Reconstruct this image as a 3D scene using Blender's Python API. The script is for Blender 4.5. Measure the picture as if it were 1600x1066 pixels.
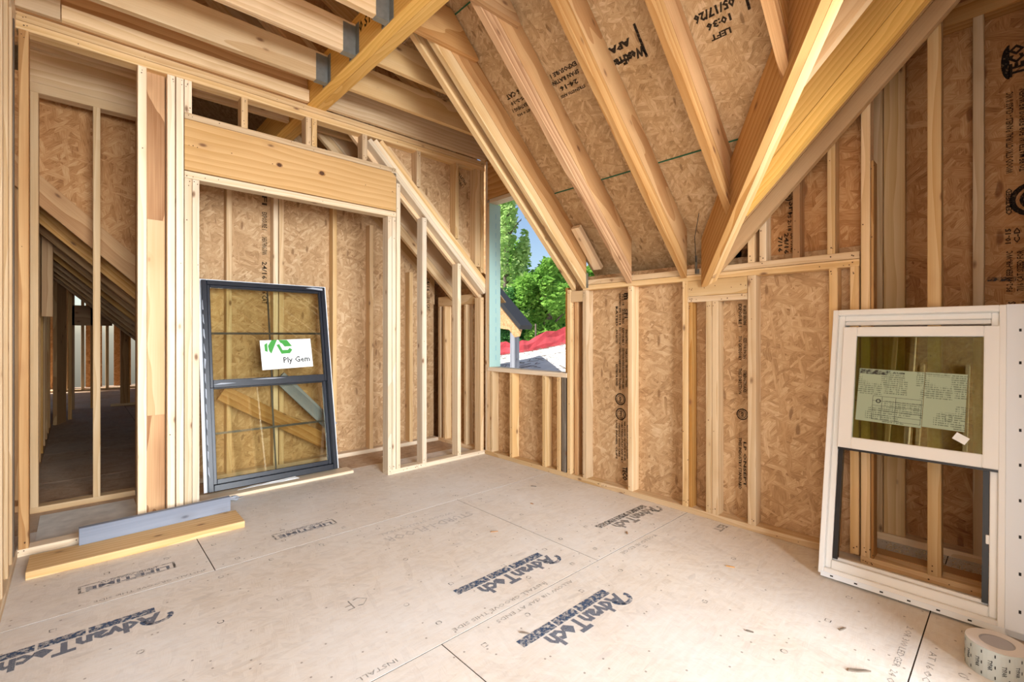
import bpy, bmesh, math, random
from mathutils import Vector, Matrix
random.seed(7)
for o in list(bpy.data.objects): bpy.data.objects.remove(o, do_unlink=True)
scene = bpy.context.scene
COL = scene.collection
PI = math.pi

# ---------------------------------------------------------------- camera, sky, sun, exposure
CAM = Vector((3.4812, -2.8743, 1.139))
YAW = math.radians(47.14)
cam_d = bpy.data.cameras.new('camera'); cam_d.sensor_width = 36.0
cam_d.lens = 734.0 / 1600.0 * 36.0
cam_d.shift_y = -9.0 / 1600.0
cam_d.clip_start = 0.02; cam_d.clip_end = 300
cam = bpy.data.objects.new('camera', cam_d); COL.objects.link(cam)
cam.location = CAM; cam.rotation_euler = (PI / 2, 0, YAW)
scene.camera = cam

world = bpy.data.worlds.new('sky'); scene.world = world; world.use_nodes = True
wn = world.node_tree; wn.nodes.clear()
wo = wn.nodes.new('ShaderNodeOutputWorld'); wb = wn.nodes.new('ShaderNodeBackground')
sk = wn.nodes.new('ShaderNodeTexSky'); sk.sky_type = 'NISHITA'
sk.sun_disc = False; sk.sun_elevation = math.radians(52); sk.sun_rotation = math.radians(200)
sk.air_density = 1.0; sk.dust_density = 1.2; sk.ozone_density = 1.0
wb.inputs['Strength'].default_value = 0.13
wn.links.new(sk.outputs[0], wb.inputs[0]); wn.links.new(wb.outputs[0], wo.inputs[0])

sun_d = bpy.data.lights.new('sun', 'SUN'); sun_d.energy = 7.0; sun_d.angle = math.radians(0.6); sun_d.color = (1.0, 0.95, 0.87)
sun = bpy.data.objects.new('sun', sun_d); COL.objects.link(sun)
sun.rotation_euler = Vector((0.35, 0.62, -0.95)).to_track_quat('-Z', 'Y').to_euler()

# area lights: daylight from the right opening, plus an added fill behind the camera
def opening_light(name, loc, direction, sx, sy, energy):
    d = bpy.data.lights.new(name, 'AREA'); d.shape = 'RECTANGLE'; d.size = sx; d.size_y = sy; d.energy = energy; d.color = (0.88, 0.94, 1.0)
    o = bpy.data.objects.new(name, d); COL.objects.link(o); o.location = loc
    o.rotation_euler = Vector(direction).to_track_quat('-Z', 'Y').to_euler()
opening_light('daylight_right', (6.95, -2.55, 1.75), (-1, 0, 0), 2.6, 2.3, 600)
opening_light('fill_back', (4.20, -4.58, 1.60), (0, 1, 0), 1.5, 1.7, 34)  # added fill that lifts the far wall and the white window

vs = scene.view_settings
vs.view_transform = 'Standard'; vs.look = 'None'; vs.gamma = 1.0; vs.use_curve_mapping = False
vs.exposure = 0.52
scene.cycles.use_denoising = True
scene.cycles.max_bounces = 8; scene.cycles.diffuse_bounces = 5; scene.cycles.glossy_bounces = 2; scene.cycles.transparent_max_bounces = 16
scene.cycles.sample_clamp_indirect = 8.0
scene.cycles.use_adaptive_sampling = True; scene.cycles.adaptive_threshold = 0.02
scene.cycles.caustics_reflective = False; scene.cycles.caustics_refractive = False

# ---------------------------------------------------------------- material helpers
class NT:
    def __init__(s, name):
        s.m = bpy.data.materials.new(name); s.m.use_nodes = True
        s.t = s.m.node_tree; s.t.nodes.clear()
        s.out = s.t.nodes.new('ShaderNodeOutputMaterial')
    def n(s, typ, **kw):
        nd = s.t.nodes.new('ShaderNode' + typ)
        for k, v in kw.items():
            if k == 'ins':
                for a, b in v.items():
                    if hasattr(b, 'is_output') or isinstance(b, bpy.types.NodeSocket): s.t.links.new(b, nd.inputs[a])
                    else: nd.inputs[a].default_value = b
            else: setattr(nd, k, v)
        return nd
    def math(s, op, a, b=None, clamp=False):
        nd = s.n('Math', operation=op); nd.use_clamp = clamp
        for i, v in enumerate((a, b)):
            if v is None: continue
            if isinstance(v, bpy.types.NodeSocket): s.t.links.new(v, nd.inputs[i])
            else: nd.inputs[i].default_value = v
        return nd.outputs[0]
    def mix(s, f, a, b, mode='MIX'):
        nd = s.n('Mix', data_type='RGBA', blend_type=mode)
        for i, v in ((0, f), (6, a), (7, b)):
            if isinstance(v, bpy.types.NodeSocket): s.t.links.new(v, nd.inputs[i])
            elif i == 0: nd.inputs[0].default_value = v
            else: nd.inputs[i].default_value = (*v, 1) if len(v) == 3 else v
        return nd.outputs[2]
    def ramp(s, f, stops):
        nd = s.n('ValToRGB'); cr = nd.color_ramp
        while len(cr.elements) < len(stops): cr.elements.new(0.5)
        for e, (p, c) in zip(cr.elements, stops):
            e.position = p; e.color = (*c, 1) if len(c) == 3 else c
        s.t.links.new(f, nd.inputs[0]); return nd.outputs[0]
    def vmul(s, v, sc):
        nd = s.n('VectorMath', operation='MULTIPLY'); s.t.links.new(v, nd.inputs[0]); nd.inputs[1].default_value = sc
        return nd.outputs[0]
    def vadd(s, a, b):
        nd = s.n('VectorMath', operation='ADD'); s.t.links.new(a, nd.inputs[0])
        if isinstance(b, bpy.types.NodeSocket): s.t.links.new(b, nd.inputs[1])
        else: nd.inputs[1].default_value = b
        return nd.outputs[0]
    def bsdf(s, col, rough=0.7, bump=None, bstr=0.2, bdist=0.002, spec=0.3, metal=0.0):
        b = s.n('BsdfPrincipled')
        if isinstance(col, bpy.types.NodeSocket): s.t.links.new(col, b.inputs['Base Color'])
        else: b.inputs['Base Color'].default_value = (*col, 1)
        if isinstance(rough, bpy.types.NodeSocket): s.t.links.new(rough, b.inputs['Roughness'])
        else: b.inputs['Roughness'].default_value = rough
        b.inputs['Specular IOR Level'].default_value = spec; b.inputs['Metallic'].default_value = metal
        if bump is not None:
            bp = s.n('Bump', ins={'Height': bump, 'Strength': bstr, 'Distance': bdist})
            s.t.links.new(bp.outputs[0], b.inputs['Normal'])
        s.t.links.new(b.outputs[0], s.out.inputs[0]); return b

def obj_coords(t, amount=40.0):
    """object coordinates shifted by a random amount for every object"""
    tc = t.n('TexCoord'); oi = t.n('ObjectInfo')
    cmb = t.n('CombineXYZ')
    r = oi.outputs['Random']
    t.t.links.new(t.math('MULTIPLY', r, amount), cmb.inputs[0])
    t.t.links.new(t.math('MULTIPLY', t.math('FRACT', t.math('MULTIPLY', r, 17.3)), amount), cmb.inputs[1])
    t.t.links.new(t.math('MULTIPLY', t.math('FRACT', t.math('MULTIPLY', r, 91.7)), amount), cmb.inputs[2])
    return tc.outputs['Object'], t.vadd(tc.outputs['Object'], cmb.outputs[0]), r

def lumber(name, light, dark, knot=(0.16, 0.07, 0.03), contrast=1.0, knots=1.0, grain=1.0):
    t = NT(name)
    _, co, rnd = obj_coords(t)
    warp = t.n('TexNoise', ins={'Vector': t.vmul(co, (1.1, 5, 5)), 'Scale': 1.0, 'Detail': 2.0})
    ctr = t.n('VectorMath', operation='SUBTRACT', ins={0: warp.outputs['Color'], 1: (0.5, 0.5, 0.5)})
    wco = t.vadd(t.vmul(co, (0.35, 1, 1)), t.vmul(ctr.outputs[0], (0.0, 0.10, 0.10)))
    wave = t.n('TexWave', wave_type='RINGS', rings_direction='X', wave_profile='SAW',
               ins={'Vector': wco, 'Scale': 9.0 * grain, 'Distortion': 1.0, 'Detail': 1.0, 'Detail Scale': 0.6})
    fine = t.n('TexNoise', ins={'Vector': t.vmul(co, (3, 160, 160)), 'Scale': 1.0, 'Detail': 1.0})
    big = t.n('TexNoise', ins={'Vector': t.vmul(co, (1.6, 7, 7)), 'Scale': 1.0, 'Detail': 2.0})
    g = t.math('ADD', t.math('MULTIPLY', wave.outputs['Fac'], 0.52), t.math('MULTIPLY', fine.outputs['Fac'], 0.40))
    g = t.math('ADD', g, t.math('MULTIPLY', big.outputs['Fac'], 0.45))
    g = t.math('MULTIPLY', t.math('SUBTRACT', g, 0.62), 1.15 * contrast)
    g = t.math('ADD', g, 0.45, clamp=True)
    col = t.mix(g, light, dark)
    # piece to piece variation
    hsv = t.n('HueSaturation', ins={'Color': col})
    t.t.links.new(t.math('ADD', t.math('MULTIPLY', t.math('FRACT', t.math('MULTIPLY', rnd, 7.77)), 0.30), 0.83), hsv.inputs['Value'])
    t.t.links.new(t.math('ADD', t.math('MULTIPLY', t.math('FRACT', t.math('MULTIPLY', rnd, 3.33)), 0.24), 0.98), hsv.inputs['Saturation'])
    col = hsv.outputs[0]
    # knots
    kv = t.n('TexVoronoi', feature='F1', ins={'Vector': t.vadd(t.vmul(co, (5.0, 11, 11)), t.vmul(ctr.outputs[0], (0.2, 0.3, 0.3))), 'Scale': 1.0})
    sep = t.n('SeparateColor', ins={0: kv.outputs['Color']})
    pick = t.math('GREATER_THAN', sep.outputs[0], 1.0 - 0.60 * knots)
    kr = t.math('MULTIPLY', t.math('SUBTRACT', 0.14, kv.outputs['Distance'], ), 12.0, clamp=True)
    kmask = t.math('MULTIPLY', pick, kr, clamp=True)
    halo = t.math('MULTIPLY', pick, t.math('MULTIPLY', t.math('SUBTRACT', 0.36, kv.outputs['Distance']), 2.2, clamp=True), clamp=True)
    col = t.mix(t.math('MULTIPLY', halo, 0.5), col, (dark[0] * .8, dark[1] * .68, dark[2] * .55))
    col = t.mix(t.math('MULTIPLY', kmask, 0.85), col, knot)
    t.bsdf(col, 0.72, spec=0.25)
    return t.m

def osb(name, pal, scale=1.0, rough=0.75, spec=0.25, dust=None, dust_amt=0.0, edge_dark=0.35):
    """oriented strand board: layers of overlapping elongated strands"""
    t = NT(name)
    raw, co, rnd = obj_coords(t)
    wn_ = t.n('TexNoise', noise_dimensions='2D', ins={'Vector': co, 'Scale': 7.0 * scale, 'Detail': 1.0})
    ctr = t.n('VectorMath', operation='SUBTRACT', ins={0: wn_.outputs['Color'], 1: (0.5, 0.5, 0.5)})
    co2 = t.vadd(co, t.vmul(ctr.outputs[0], (0.022 / scale, 0.022 / scale, 0.0)))
    h = tone = vec = None
    for ang, sc in ((0.25, (10, 46)), (1.45, (9, 42)), (-0.75, (13, 60))):
        vr = t.n('VectorRotate', rotation_type='Z_AXIS', ins={'Vector': co2, 'Angle': ang}).outputs[0]
        v = t.n('TexVoronoi', feature='F1', voronoi_dimensions='2D', ins={'Vector': t.vmul(vr, (sc[0] * scale, sc[1] * scale, 1)), 'Scale': 1.0})
        sp = t.n('SeparateColor', ins={0: v.outputs['Color']})
        edge = t.math('MULTIPLY', t.math('SUBTRACT', v.outputs['Distance'], 0.30), edge_dark, clamp=True)
        tn = t.math('SUBTRACT', sp.outputs[1], edge)
        if h is None: h, tone, vec = sp.outputs[0], tn, vr; continue
        k = t.math('GREATER_THAN', sp.outputs[0], h)
        mx = t.n('Mix', data_type='VECTOR'); t.t.links.new(k, mx.inputs[0]); t.t.links.new(vec, mx.inputs[4]); t.t.links.new(vr, mx.inputs[5]); vec = mx.outputs[1]
        mf = t.n('Mix', data_type='FLOAT'); t.t.links.new(k, mf.inputs[0]); t.t.links.new(tone, mf.inputs[2]); t.t.links.new(tn, mf.inputs[3]); tone = mf.outputs[0]
        h = t.math('MAXIMUM', h, sp.outputs[0])
    fine = t.n('TexNoise', noise_dimensions='2D', ins={'Vector': t.vmul(vec, (22 * scale, 300 * scale, 1)), 'Scale': 1.0, 'Detail': 2.0})
    cloud = t.n('TexNoise', noise_dimensions='2D', ins={'Vector': co, 'Scale': 2.3, 'Detail': 2.0})
    tone = t.math('ADD', t.math('MULTIPLY', tone, 0.42), t.math('MULTIPLY', fine.outputs['Fac'], 0.80))
    tone2 = t.math('ADD', tone, t.math('MULTIPLY', t.math('SUBTRACT', cloud.outputs['Fac'], 0.6), 0.35))
    col = t.ramp(tone2, [(0.05, pal[0]), (0.36, pal[1]), (0.62, pal[2]), (1.0, pal[3])])
    vb = t.n('TexVoronoi', feature='F1', voronoi_dimensions='2D', ins={'Vector': t.vmul(co2, (24 * scale, 8 * scale, 1)), 'Scale': 1.0})
    sb = t.n('SeparateColor', ins={0: vb.outputs['Color']})
    bark = t.math('MULTIPLY', t.math('GREATER_THAN', sb.outputs[0], 0.965), t.math('MULTIPLY', t.math('SUBTRACT', 0.33, vb.outputs['Distance']), 7.0, clamp=True))
    col = t.mix(t.math('MULTIPLY', bark, 0.7), col, pal[0])
    if dust is not None:
        dn = t.n('TexNoise', noise_dimensions='2D', ins={'Vector': raw, 'Scale': 1.3, 'Detail': 5.0, 'Roughness': 0.62})
        d2 = t.n('TexNoise', noise_dimensions='2D', ins={'Vector': t.vmul(raw, (60, 14, 1)), 'Scale': 1.0, 'Detail': 3.0})
        f = t.math('ADD', t.math('MULTIPLY', t.math('SUBTRACT', dn.outputs['Fac'], 0.33), 1.5), t.math('MULTIPLY', t.math('SUBTRACT', d2.outputs['Fac'], 0.5), 0.6))
        f = t.math('ADD', t.math('MULTIPLY', f, 0.55), dust_amt, clamp=True)
        col = t.mix(f, col, dust)
        sp_ = t.n('TexVoronoi', feature='F1', voronoi_dimensions='2D', ins={'Vector': raw, 'Scale': 22.0})
        ss = t.n('SeparateColor', ins={0: sp_.outputs['Color']})
        spk = t.math('MULTIPLY', t.math('GREATER_THAN', ss.outputs[0], 0.90), t.math('MULTIPLY', t.math('SUBTRACT', 0.10, sp_.outputs['Distance']), 40.0, clamp=True))
        col = t.mix(t.math('MULTIPLY', spk, 0.6), col, (0.12, 0.08, 0.05))
    bn = t.n('TexNoise', noise_dimensions='2D', ins={'Vector': t.vmul(raw, (30, 90, 1)), 'Scale': 1.0, 'Detail': 1.0})
    t.bsdf(col, rough, bump=bn.outputs['Fac'], bstr=0.3, bdist=0.0015, spec=spec)
    return t.m

def plain(name, col, rough=0.5, spec=0.4, metal=0.0, nscale=None, namp=0.12):
    t = NT(name)
    if nscale:
        tc = t.n('TexCoord')
        nz = t.n('TexNoise', ins={'Vector': tc.outputs['Object'], 'Scale': nscale, 'Detail': 4.0})
        c = t.mix(nz.outputs['Fac'], tuple(x * (1 - namp * 2) for x in col), tuple(min(1, x * (1 + namp)) for x in col))
        t.bsdf(c, rough, spec=spec, metal=metal, bump=nz.outputs['Fac'], bstr=0.08, bdist=0.001)
    else: t.bsdf(col, rough, spec=spec, metal=metal)
    return t.m

def ink(name, col, solid=0.2, scale=70.0):
    t = NT(name)
    tc = t.n('TexCoord')
    nz = t.n('TexNoise', ins={'Vector': tc.outputs['Object'], 'Scale': scale, 'Detail': 4.0, 'Roughness': 0.7})
    b = t.n('BsdfPrincipled'); b.inputs['Base Color'].default_value = (*col, 1); b.inputs['Roughness'].default_value = 0.8
    b.inputs['Specular IOR Level'].default_value = 0.15
    tr = t.n('BsdfTransparent')
    f = t.math('MULTIPLY', t.math('SUBTRACT', nz.outputs['Fac'], 0.62 - solid), 7.0, clamp=True)
    f = t.math('ADD', t.math('MULTIPLY', t.math('SUBTRACT', 1.0, f), 0.75), 0.10)
    ms = t.n('MixShader'); t.t.links.new(t.math('SUBTRACT', 1.0, f), ms.inputs[0])
    t.t.links.new(tr.outputs[0], ms.inputs[1]); t.t.links.new(b.outputs[0], ms.inputs[2])
    t.t.links.new(ms.outputs[0], t.out.inputs[0]); return t.m

def glass(name, tint, ior=1.5, boost=1.8):
    t = NT(name)
    tr = t.n('BsdfTransparent'); tr.inputs[0].default_value = (*tint, 1)
    gl = t.n('BsdfGlossy'); gl.inputs['Roughness'].default_value = 0.01; gl.inputs[0].default_value = (0.95, 1.0, 0.95, 1)
    fr = t.n('Fresnel'); fr.inputs[0].default_value = ior
    ms = t.n('MixShader'); t.t.links.new(t.math('MULTIPLY', fr.outputs[0], boost, clamp=True), ms.inputs[0])
    t.t.links.new(tr.outputs[0], ms.inputs[1]); t.t.links.new(gl.outputs[0], ms.inputs[2])
    t.t.links.new(ms.outputs[0], t.out.inputs[0]); return t.m

M = {}
M['pine'] = lumber('pine', (0.77, 0.585, 0.375), (0.57, 0.37, 0.19))
M['pine_pale'] = lumber('pine_pale', (0.85, 0.73, 0.56), (0.70, 0.53, 0.35))
M['fir'] = lumber('fir', (0.61, 0.385, 0.195), (0.38, 0.19, 0.08), contrast=1.1)
M['fir_stain'] = lumber('fir_stain', (0.60, 0.37, 0.20), (0.30, 0.15, 0.07), contrast=1.5)
M['header'] = lumber('header_pine', (0.70, 0.48, 0.28), (0.53, 0.33, 0.165), contrast=1.1, knots=1.0, grain=0.8)
M['lvl'] = lumber('lvl', (0.83, 0.56, 0.24), (0.62, 0.36, 0.12), knots=0.05, grain=2.2)
M['weathered'] = lumber('weathered_board', (0.38, 0.41, 0.47), (0.20, 0.22, 0.27), knot=(0.06, 0.06, 0.08), contrast=1.0, grain=0.4, knots=1.6)
M['grey_stud'] = lumber('grey_stud', (0.24, 0.20, 0.16), (0.13, 0.10, 0.075))
OSBP = ((0.20, 0.10, 0.042), (0.42, 0.25, 0.118), (0.53, 0.335, 0.17), (0.70, 0.51, 0.31))
M['osb'] = osb('osb', OSBP)
M['osb_roof'] = osb('osb_roof', ((0.20, 0.11, 0.045), (0.42, 0.265, 0.125), (0.53, 0.355, 0.185), (0.70, 0.52, 0.32)), scale=1.35)
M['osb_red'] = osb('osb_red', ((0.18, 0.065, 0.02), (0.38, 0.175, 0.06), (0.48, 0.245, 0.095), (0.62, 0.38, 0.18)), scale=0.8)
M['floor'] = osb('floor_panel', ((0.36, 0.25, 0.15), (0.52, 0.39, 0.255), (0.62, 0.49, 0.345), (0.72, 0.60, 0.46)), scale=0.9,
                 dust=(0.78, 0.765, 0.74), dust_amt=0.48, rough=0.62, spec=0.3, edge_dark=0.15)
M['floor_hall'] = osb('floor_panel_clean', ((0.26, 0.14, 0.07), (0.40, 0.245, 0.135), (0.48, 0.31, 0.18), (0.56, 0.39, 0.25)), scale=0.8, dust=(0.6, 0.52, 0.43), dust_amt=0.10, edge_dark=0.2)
M['knot'] = plain('knot_brown', (0.10, 0.045, 0.02), 0.7, 0.2)
M['under'] = plain('dark_gap', (0.045, 0.03, 0.02), 0.9, 0.1)
M['ink'] = ink('black_stamp', (0.016, 0.012, 0.010), 0.30, 60)
M['ink_blue'] = ink('blue_stamp', (0.055, 0.09, 0.16), 0.21, 55)
M['ink_grey'] = ink('grey_stamp', (0.07, 0.065, 0.06), 0.17, 55)
M['ink_faint'] = ink('faint_stamp', (0.27, 0.31, 0.40), 0.08, 40)
M['ink_print'] = plain('print_black', (0.03, 0.03, 0.03), 0.7, 0.2)
M['green_edge'] = plain('green_edge_paint', (0.03, 0.12, 0.06), 0.7, 0.2)
M['black_vinyl'] = plain('black_vinyl', (0.013, 0.016, 0.024), 0.35, 0.45, nscale=35, namp=0.3)
M['scuff'] = plain('scuffed_film', (0.40, 0.43, 0.48), 0.6, 0.3)
M['black_track'] = plain('black_track', (0.012, 0.012, 0.013), 0.4, 0.5)
M['white_vinyl'] = plain('white_vinyl', (0.84, 0.83, 0.80), 0.35, 0.5)
M['white_fin'] = plain('white_fin', (0.80, 0.84, 0.88), 0.4, 0.4)
M['paper'] = plain('white_paper', (0.88, 0.90, 0.88), 0.6, 0.3)
M['green_logo'] = plain('green_print', (0.05, 0.30, 0.045), 0.6, 0.3)
M['galv'] = plain('galvanised_steel', (0.26, 0.27, 0.25), 0.42, 0.5, metal=0.6, nscale=40, namp=0.15)
M['wrap_green'] = plain('mint_house_wrap', (0.42, 0.60, 0.53), 0.6, 0.3)
M['wrap_print'] = plain('blue_wrap_print', (0.10, 0.32, 0.50), 0.6, 0.3)
M['tape_side'] = plain('tape_side', (0.46, 0.49, 0.46), 0.55, 0.3)
M['tape_face'] = plain('tape_face', (0.86, 0.86, 0.90), 0.6, 0.3)
M['tape_core'] = plain('tape_core', (0.50, 0.53, 0.62), 0.8, 0.2)
M['glass_clear'] = glass('clear_glass', (0.93, 0.93, 0.84), boost=1.7)
M['glass_green'] = glass('green_glass', (0.66, 0.72, 0.40), boost=2.2)
M['sawdust'] = plain('sawdust', (0.66, 0.50, 0.30), 0.95, 0.1, nscale=60, namp=0.3)
M['plaster_dust'] = plain('white_dust', (0.80, 0.78, 0.72), 0.95, 0.1, nscale=12, namp=0.2)
M['black_roof'] = plain('black_fascia', (0.03, 0.032, 0.036), 0.6, 0.3)
M['fence_red'] = plain('red_fence_mesh', (0.42, 0.05, 0.065), 0.7, 0.2, nscale=3, namp=0.45)
M['bark'] = plain('bark', (0.20, 0.16, 0.13), 0.9, 0.1, nscale=14, namp=0.4)
M['slab'] = plain('pale_gravel', (0.66, 0.64, 0.60), 0.9, 0.1, nscale=5, namp=0.12)
def leaf_mat(name, a, b):
    t = NT(name); g = t.n('NewGeometry')
    tc = t.n('TexCoord'); nz = t.n('TexNoise', ins={'Vector': tc.outputs['Object'], 'Scale': 1.2, 'Detail': 2.0})
    f = t.math('ADD', t.math('MULTIPLY', g.outputs['Random Per Island'], 0.6), t.math('MULTIPLY', nz.outputs['Fac'], 0.5), clamp=True)
    c = t.mix(f, a, b)
    d = t.n('BsdfDiffuse'); tl = t.n('BsdfTranslucent'); ms = t.n('MixShader'); ms.inputs[0].default_value = 0.4
    t.t.links.new(c, d.inputs[0]); t.t.links.new(c, tl.inputs[0])
    t.t.links.new(d.outputs[0], ms.inputs[1]); t.t.links.new(tl.outputs[0], ms.inputs[2]); t.t.links.new(ms.outputs[0], t.out.inputs[0])
    return t.m
M['leaf'] = leaf_mat('green_leaves', (0.06, 0.20, 0.03), (0.30, 0.52, 0.10))
M['leaf_light'] = leaf_mat('light_leaves', (0.18, 0.38, 0.08), (0.58, 0.74, 0.30))
M['leaf_dark'] = leaf_mat('dark_leaves', (0.03, 0.12, 0.03), (0.14, 0.34, 0.10))

# ---------------------------------------------------------------- object helpers
WM = {}
def link(o, parent=None, mat=None):
    COL.objects.link(o)
    mat = mat or Matrix.Identity(4)
    WM[o.name] = mat
    if parent is not None:
        o.parent = parent
        o.matrix_basis = WM[parent.name].inverted() @ mat
    else: o.matrix_basis = mat
    return o
def tag(o, label=None, cat=None, group=None, kind=None):
    if label: o['label'] = label
    if cat: o['category'] = cat
    if group: o['group'] = group
    if kind: o['kind'] = kind
    return o
def empty(name, loc=(0, 0, 0), mat=None):
    o = bpy.data.objects.new(name, None); o.empty_display_size = 0.1
    return link(o, None, mat or Matrix.Translation(Vector(loc)))
def struct(name, loc=(0, 0, 0), label=None):
    return tag(empty(name, loc), label, None, None, 'structure')

MESHES = {}
def new_mesh(name, verts, faces, mats, midx=None, smooth=False):
    me = bpy.data.meshes.new(name); me.from_pydata([tuple(v) for v in verts], [], faces)
    for m in (mats if isinstance(mats, (list, tuple)) else [mats]): me.materials.append(M[m] if isinstance(m, str) else m)
    if midx: me.polygons.foreach_set('material_index', midx)
    if smooth: me.polygons.foreach_set('use_smooth', [True] * len(faces))
    me.update(); return me
def frame_mat(origin, xd, yd=None, zd=None):
    x = Vector(xd).normalized()
    if yd is not None:
        y = Vector(yd); y = (y - x * y.dot(x)).normalized(); z = x.cross(y)
    else:
        z = Vector(zd); z = (z - x * z.dot(x)).normalized(); y = z.cross(x)
    m = Matrix((x, y, z)).transposed().to_4x4(); m.translation = Vector(origin); return m

def board_mesh(L, w, t, mat, ch=0.0025):
    key = ('b', round(L, 4), round(w, 4), round(t, 4), mat)
    if key in MESHES: return MESHES[key]
    a, b = w / 2, t / 2; c = min(ch, a * .4, b * .4)
    sec = [(-a + c, -b), (a - c, -b), (a, -b + c), (a, b - c), (a - c, b), (-a + c, b), (-a, b - c), (-a, -b + c)]
    vs_ = [(-L / 2, y, z) for y, z in sec] + [(L / 2, y, z) for y, z in sec]
    fs = [(i, i + 8, (i + 1) % 8 + 8, (i + 1) % 8) for i in range(8)]
    fs = [f[::-1] for f in fs]
    fs += [tuple(range(8))[::-1][::-1], tuple(range(8, 16))[::-1]]
    me = new_mesh('board', vs_, fs, mat)
    bm = bmesh.new(); bm.from_mesh(me); bmesh.ops.recalc_face_normals(bm, faces=bm.faces); bm.to_mesh(me); bm.free()
    MESHES[key] = me; return me
def board(name, parent, p0, p1, w, t, wdir, mat='pine', ch=0.0025, label=None):
    """straight piece of lumber from p0 to p1 (centre line); w along wdir, t across"""
    p0, p1 = Vector(p0), Vector(p1)
    me = board_mesh((p1 - p0).length, w, t, mat, ch)
    o = bpy.data.objects.new(name, me)
    link(o, parent, frame_mat((p0 + p1) / 2, p1 - p0, yd=wdir))
    if label: o['label'] = label
    return o
def bbox(name, parent, x0, x1, y0, y1, z0, z1, mat='pine', ch=0.0025, label=None):
    """axis aligned board; its longest side is the grain direction"""
    d = [x1 - x0, y1 - y0, z1 - z0]; c = Vector(((x0 + x1) / 2, (y0 + y1) / 2, (z0 + z1) / 2))
    ax = d.index(max(d)); others = [i for i in range(3) if i != ax]
    wi = others[0] if d[others[0]] >= d[others[1]] else others[1]; ti = [i for i in others if i != wi][0]
    e = [Vector((1, 0, 0)), Vector((0, 1, 0)), Vector((0, 0, 1))]
    return board(name, parent, c - e[ax] * d[ax] / 2, c + e[ax] * d[ax] / 2, d[wi], d[ti], e[wi], mat, ch, label)
def prism(name, parent, poly, mat_frame, thick, mat, label=None):
    """polygon in local XY of mat_frame, extruded from z=0 to z=thick"""
    n = len(poly)
    vs_ = [(x, y, 0) for x, y in poly] + [(x, y, thick) for x, y in poly]
    fs = [tuple(range(n))[::-1], tuple(range(n, 2 * n))] + [(i, (i + 1) % n, (i + 1) % n + n, i + n) for i in range(n)]
    me = new_mesh(name, vs_, fs, mat)
    bm = bmesh.new(); bm.from_mesh(me); bmesh.ops.recalc_face_normals(bm, faces=bm.faces); bm.to_mesh(me); bm.free()
    o = bpy.data.objects.new(name, me); link(o, parent, mat_frame)
    if label: o['label'] = label
    return o
def prism3(name, parent, pts, xd, yd, thick, mat):
    """planar polygon given by world points, grain along xd, extruded along xd x yd"""
    pts = [Vector(p) for p in pts]; c = sum(pts, Vector()) / len(pts)
    mf = frame_mat(c, xd, yd=yd); inv = mf.inverted()
    return prism(name, parent, [tuple((inv @ p)[:2]) for p in pts], mf, thick, mat)
def clip_poly(poly, f):
    """keep the part of a polygon where f(p) >= 0"""
    out = []
    for a, b in zip(poly, poly[1:] + poly[:1]):
        fa, fb = f(a), f(b)
        if fa >= 0: out.append(a)
        if (fa >= 0) != (fb >= 0):
            k = fa / (fa - fb); out.append((a[0] + (b[0] - a[0]) * k, a[1] + (b[1] - a[1]) * k))
    return out
def boxes(name, parent, lst, mat, frame=None, bev=0.0, label=None):
    """several boxes of one part joined in one mesh; lst of (x0,x1,y0,y1,z0,z1)"""
    bm = bmesh.new()
    for (x0, x1, y0, y1, z0, z1) in lst:
        m = Matrix.Translation(((x0 + x1) / 2, (y0 + y1) / 2, (z0 + z1) / 2)) @ Matrix.Diagonal((x1 - x0, y1 - y0, z1 - z0, 1))
        bmesh.ops.create_cube(bm, size=1.0, matrix=m)
    if bev: bmesh.ops.bevel(bm, geom=list(bm.edges), offset=bev, segments=1, affect='EDGES', profile=0.5)
    me = bpy.data.meshes.new(name); bm.to_mesh(me); bm.free(); me.materials.append(M[mat])
    o = bpy.data.objects.new(name, me); link(o, parent, frame)
    if label: o['label'] = label
    return o
def rod(name, parent, pts, r, mat, seg=8, cap=True):
    bm = bmesh.new(); rings = []
    P_ = [Vector(p) for p in pts]; R_ = r if isinstance(r, (list, tuple)) else [r] * len(P_)
    for i, p in enumerate(P_):
        d = (P_[min(i + 1, len(P_) - 1)] - P_[max(i - 1, 0)]).normalized()
        u = d.orthogonal().normalized() if i == 0 else (rings_u - d * rings_u.dot(d)).normalized()
        rings_u = u; v = d.cross(u)
        rings.append([bm.verts.new(p + (u * math.cos(2 * PI * k / seg) + v * math.sin(2 * PI * k / seg)) * R_[i]) for k in range(seg)])
    for a, b in zip(rings, rings[1:]):
        for k in range(seg): bm.faces.new((a[k], a[(k + 1) % seg], b[(k + 1) % seg], b[k]))
    if cap: bm.faces.new(rings[0][::-1]); bm.faces.new(rings[-1])
    me = bpy.data.meshes.new(name); bm.to_mesh(me); bm.free(); me.materials.append(M[mat])
    me.polygons.foreach_set('use_smooth', [True] * len(me.polygons))
    o = bpy.data.objects.new(name, me); return link(o, parent)

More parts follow.
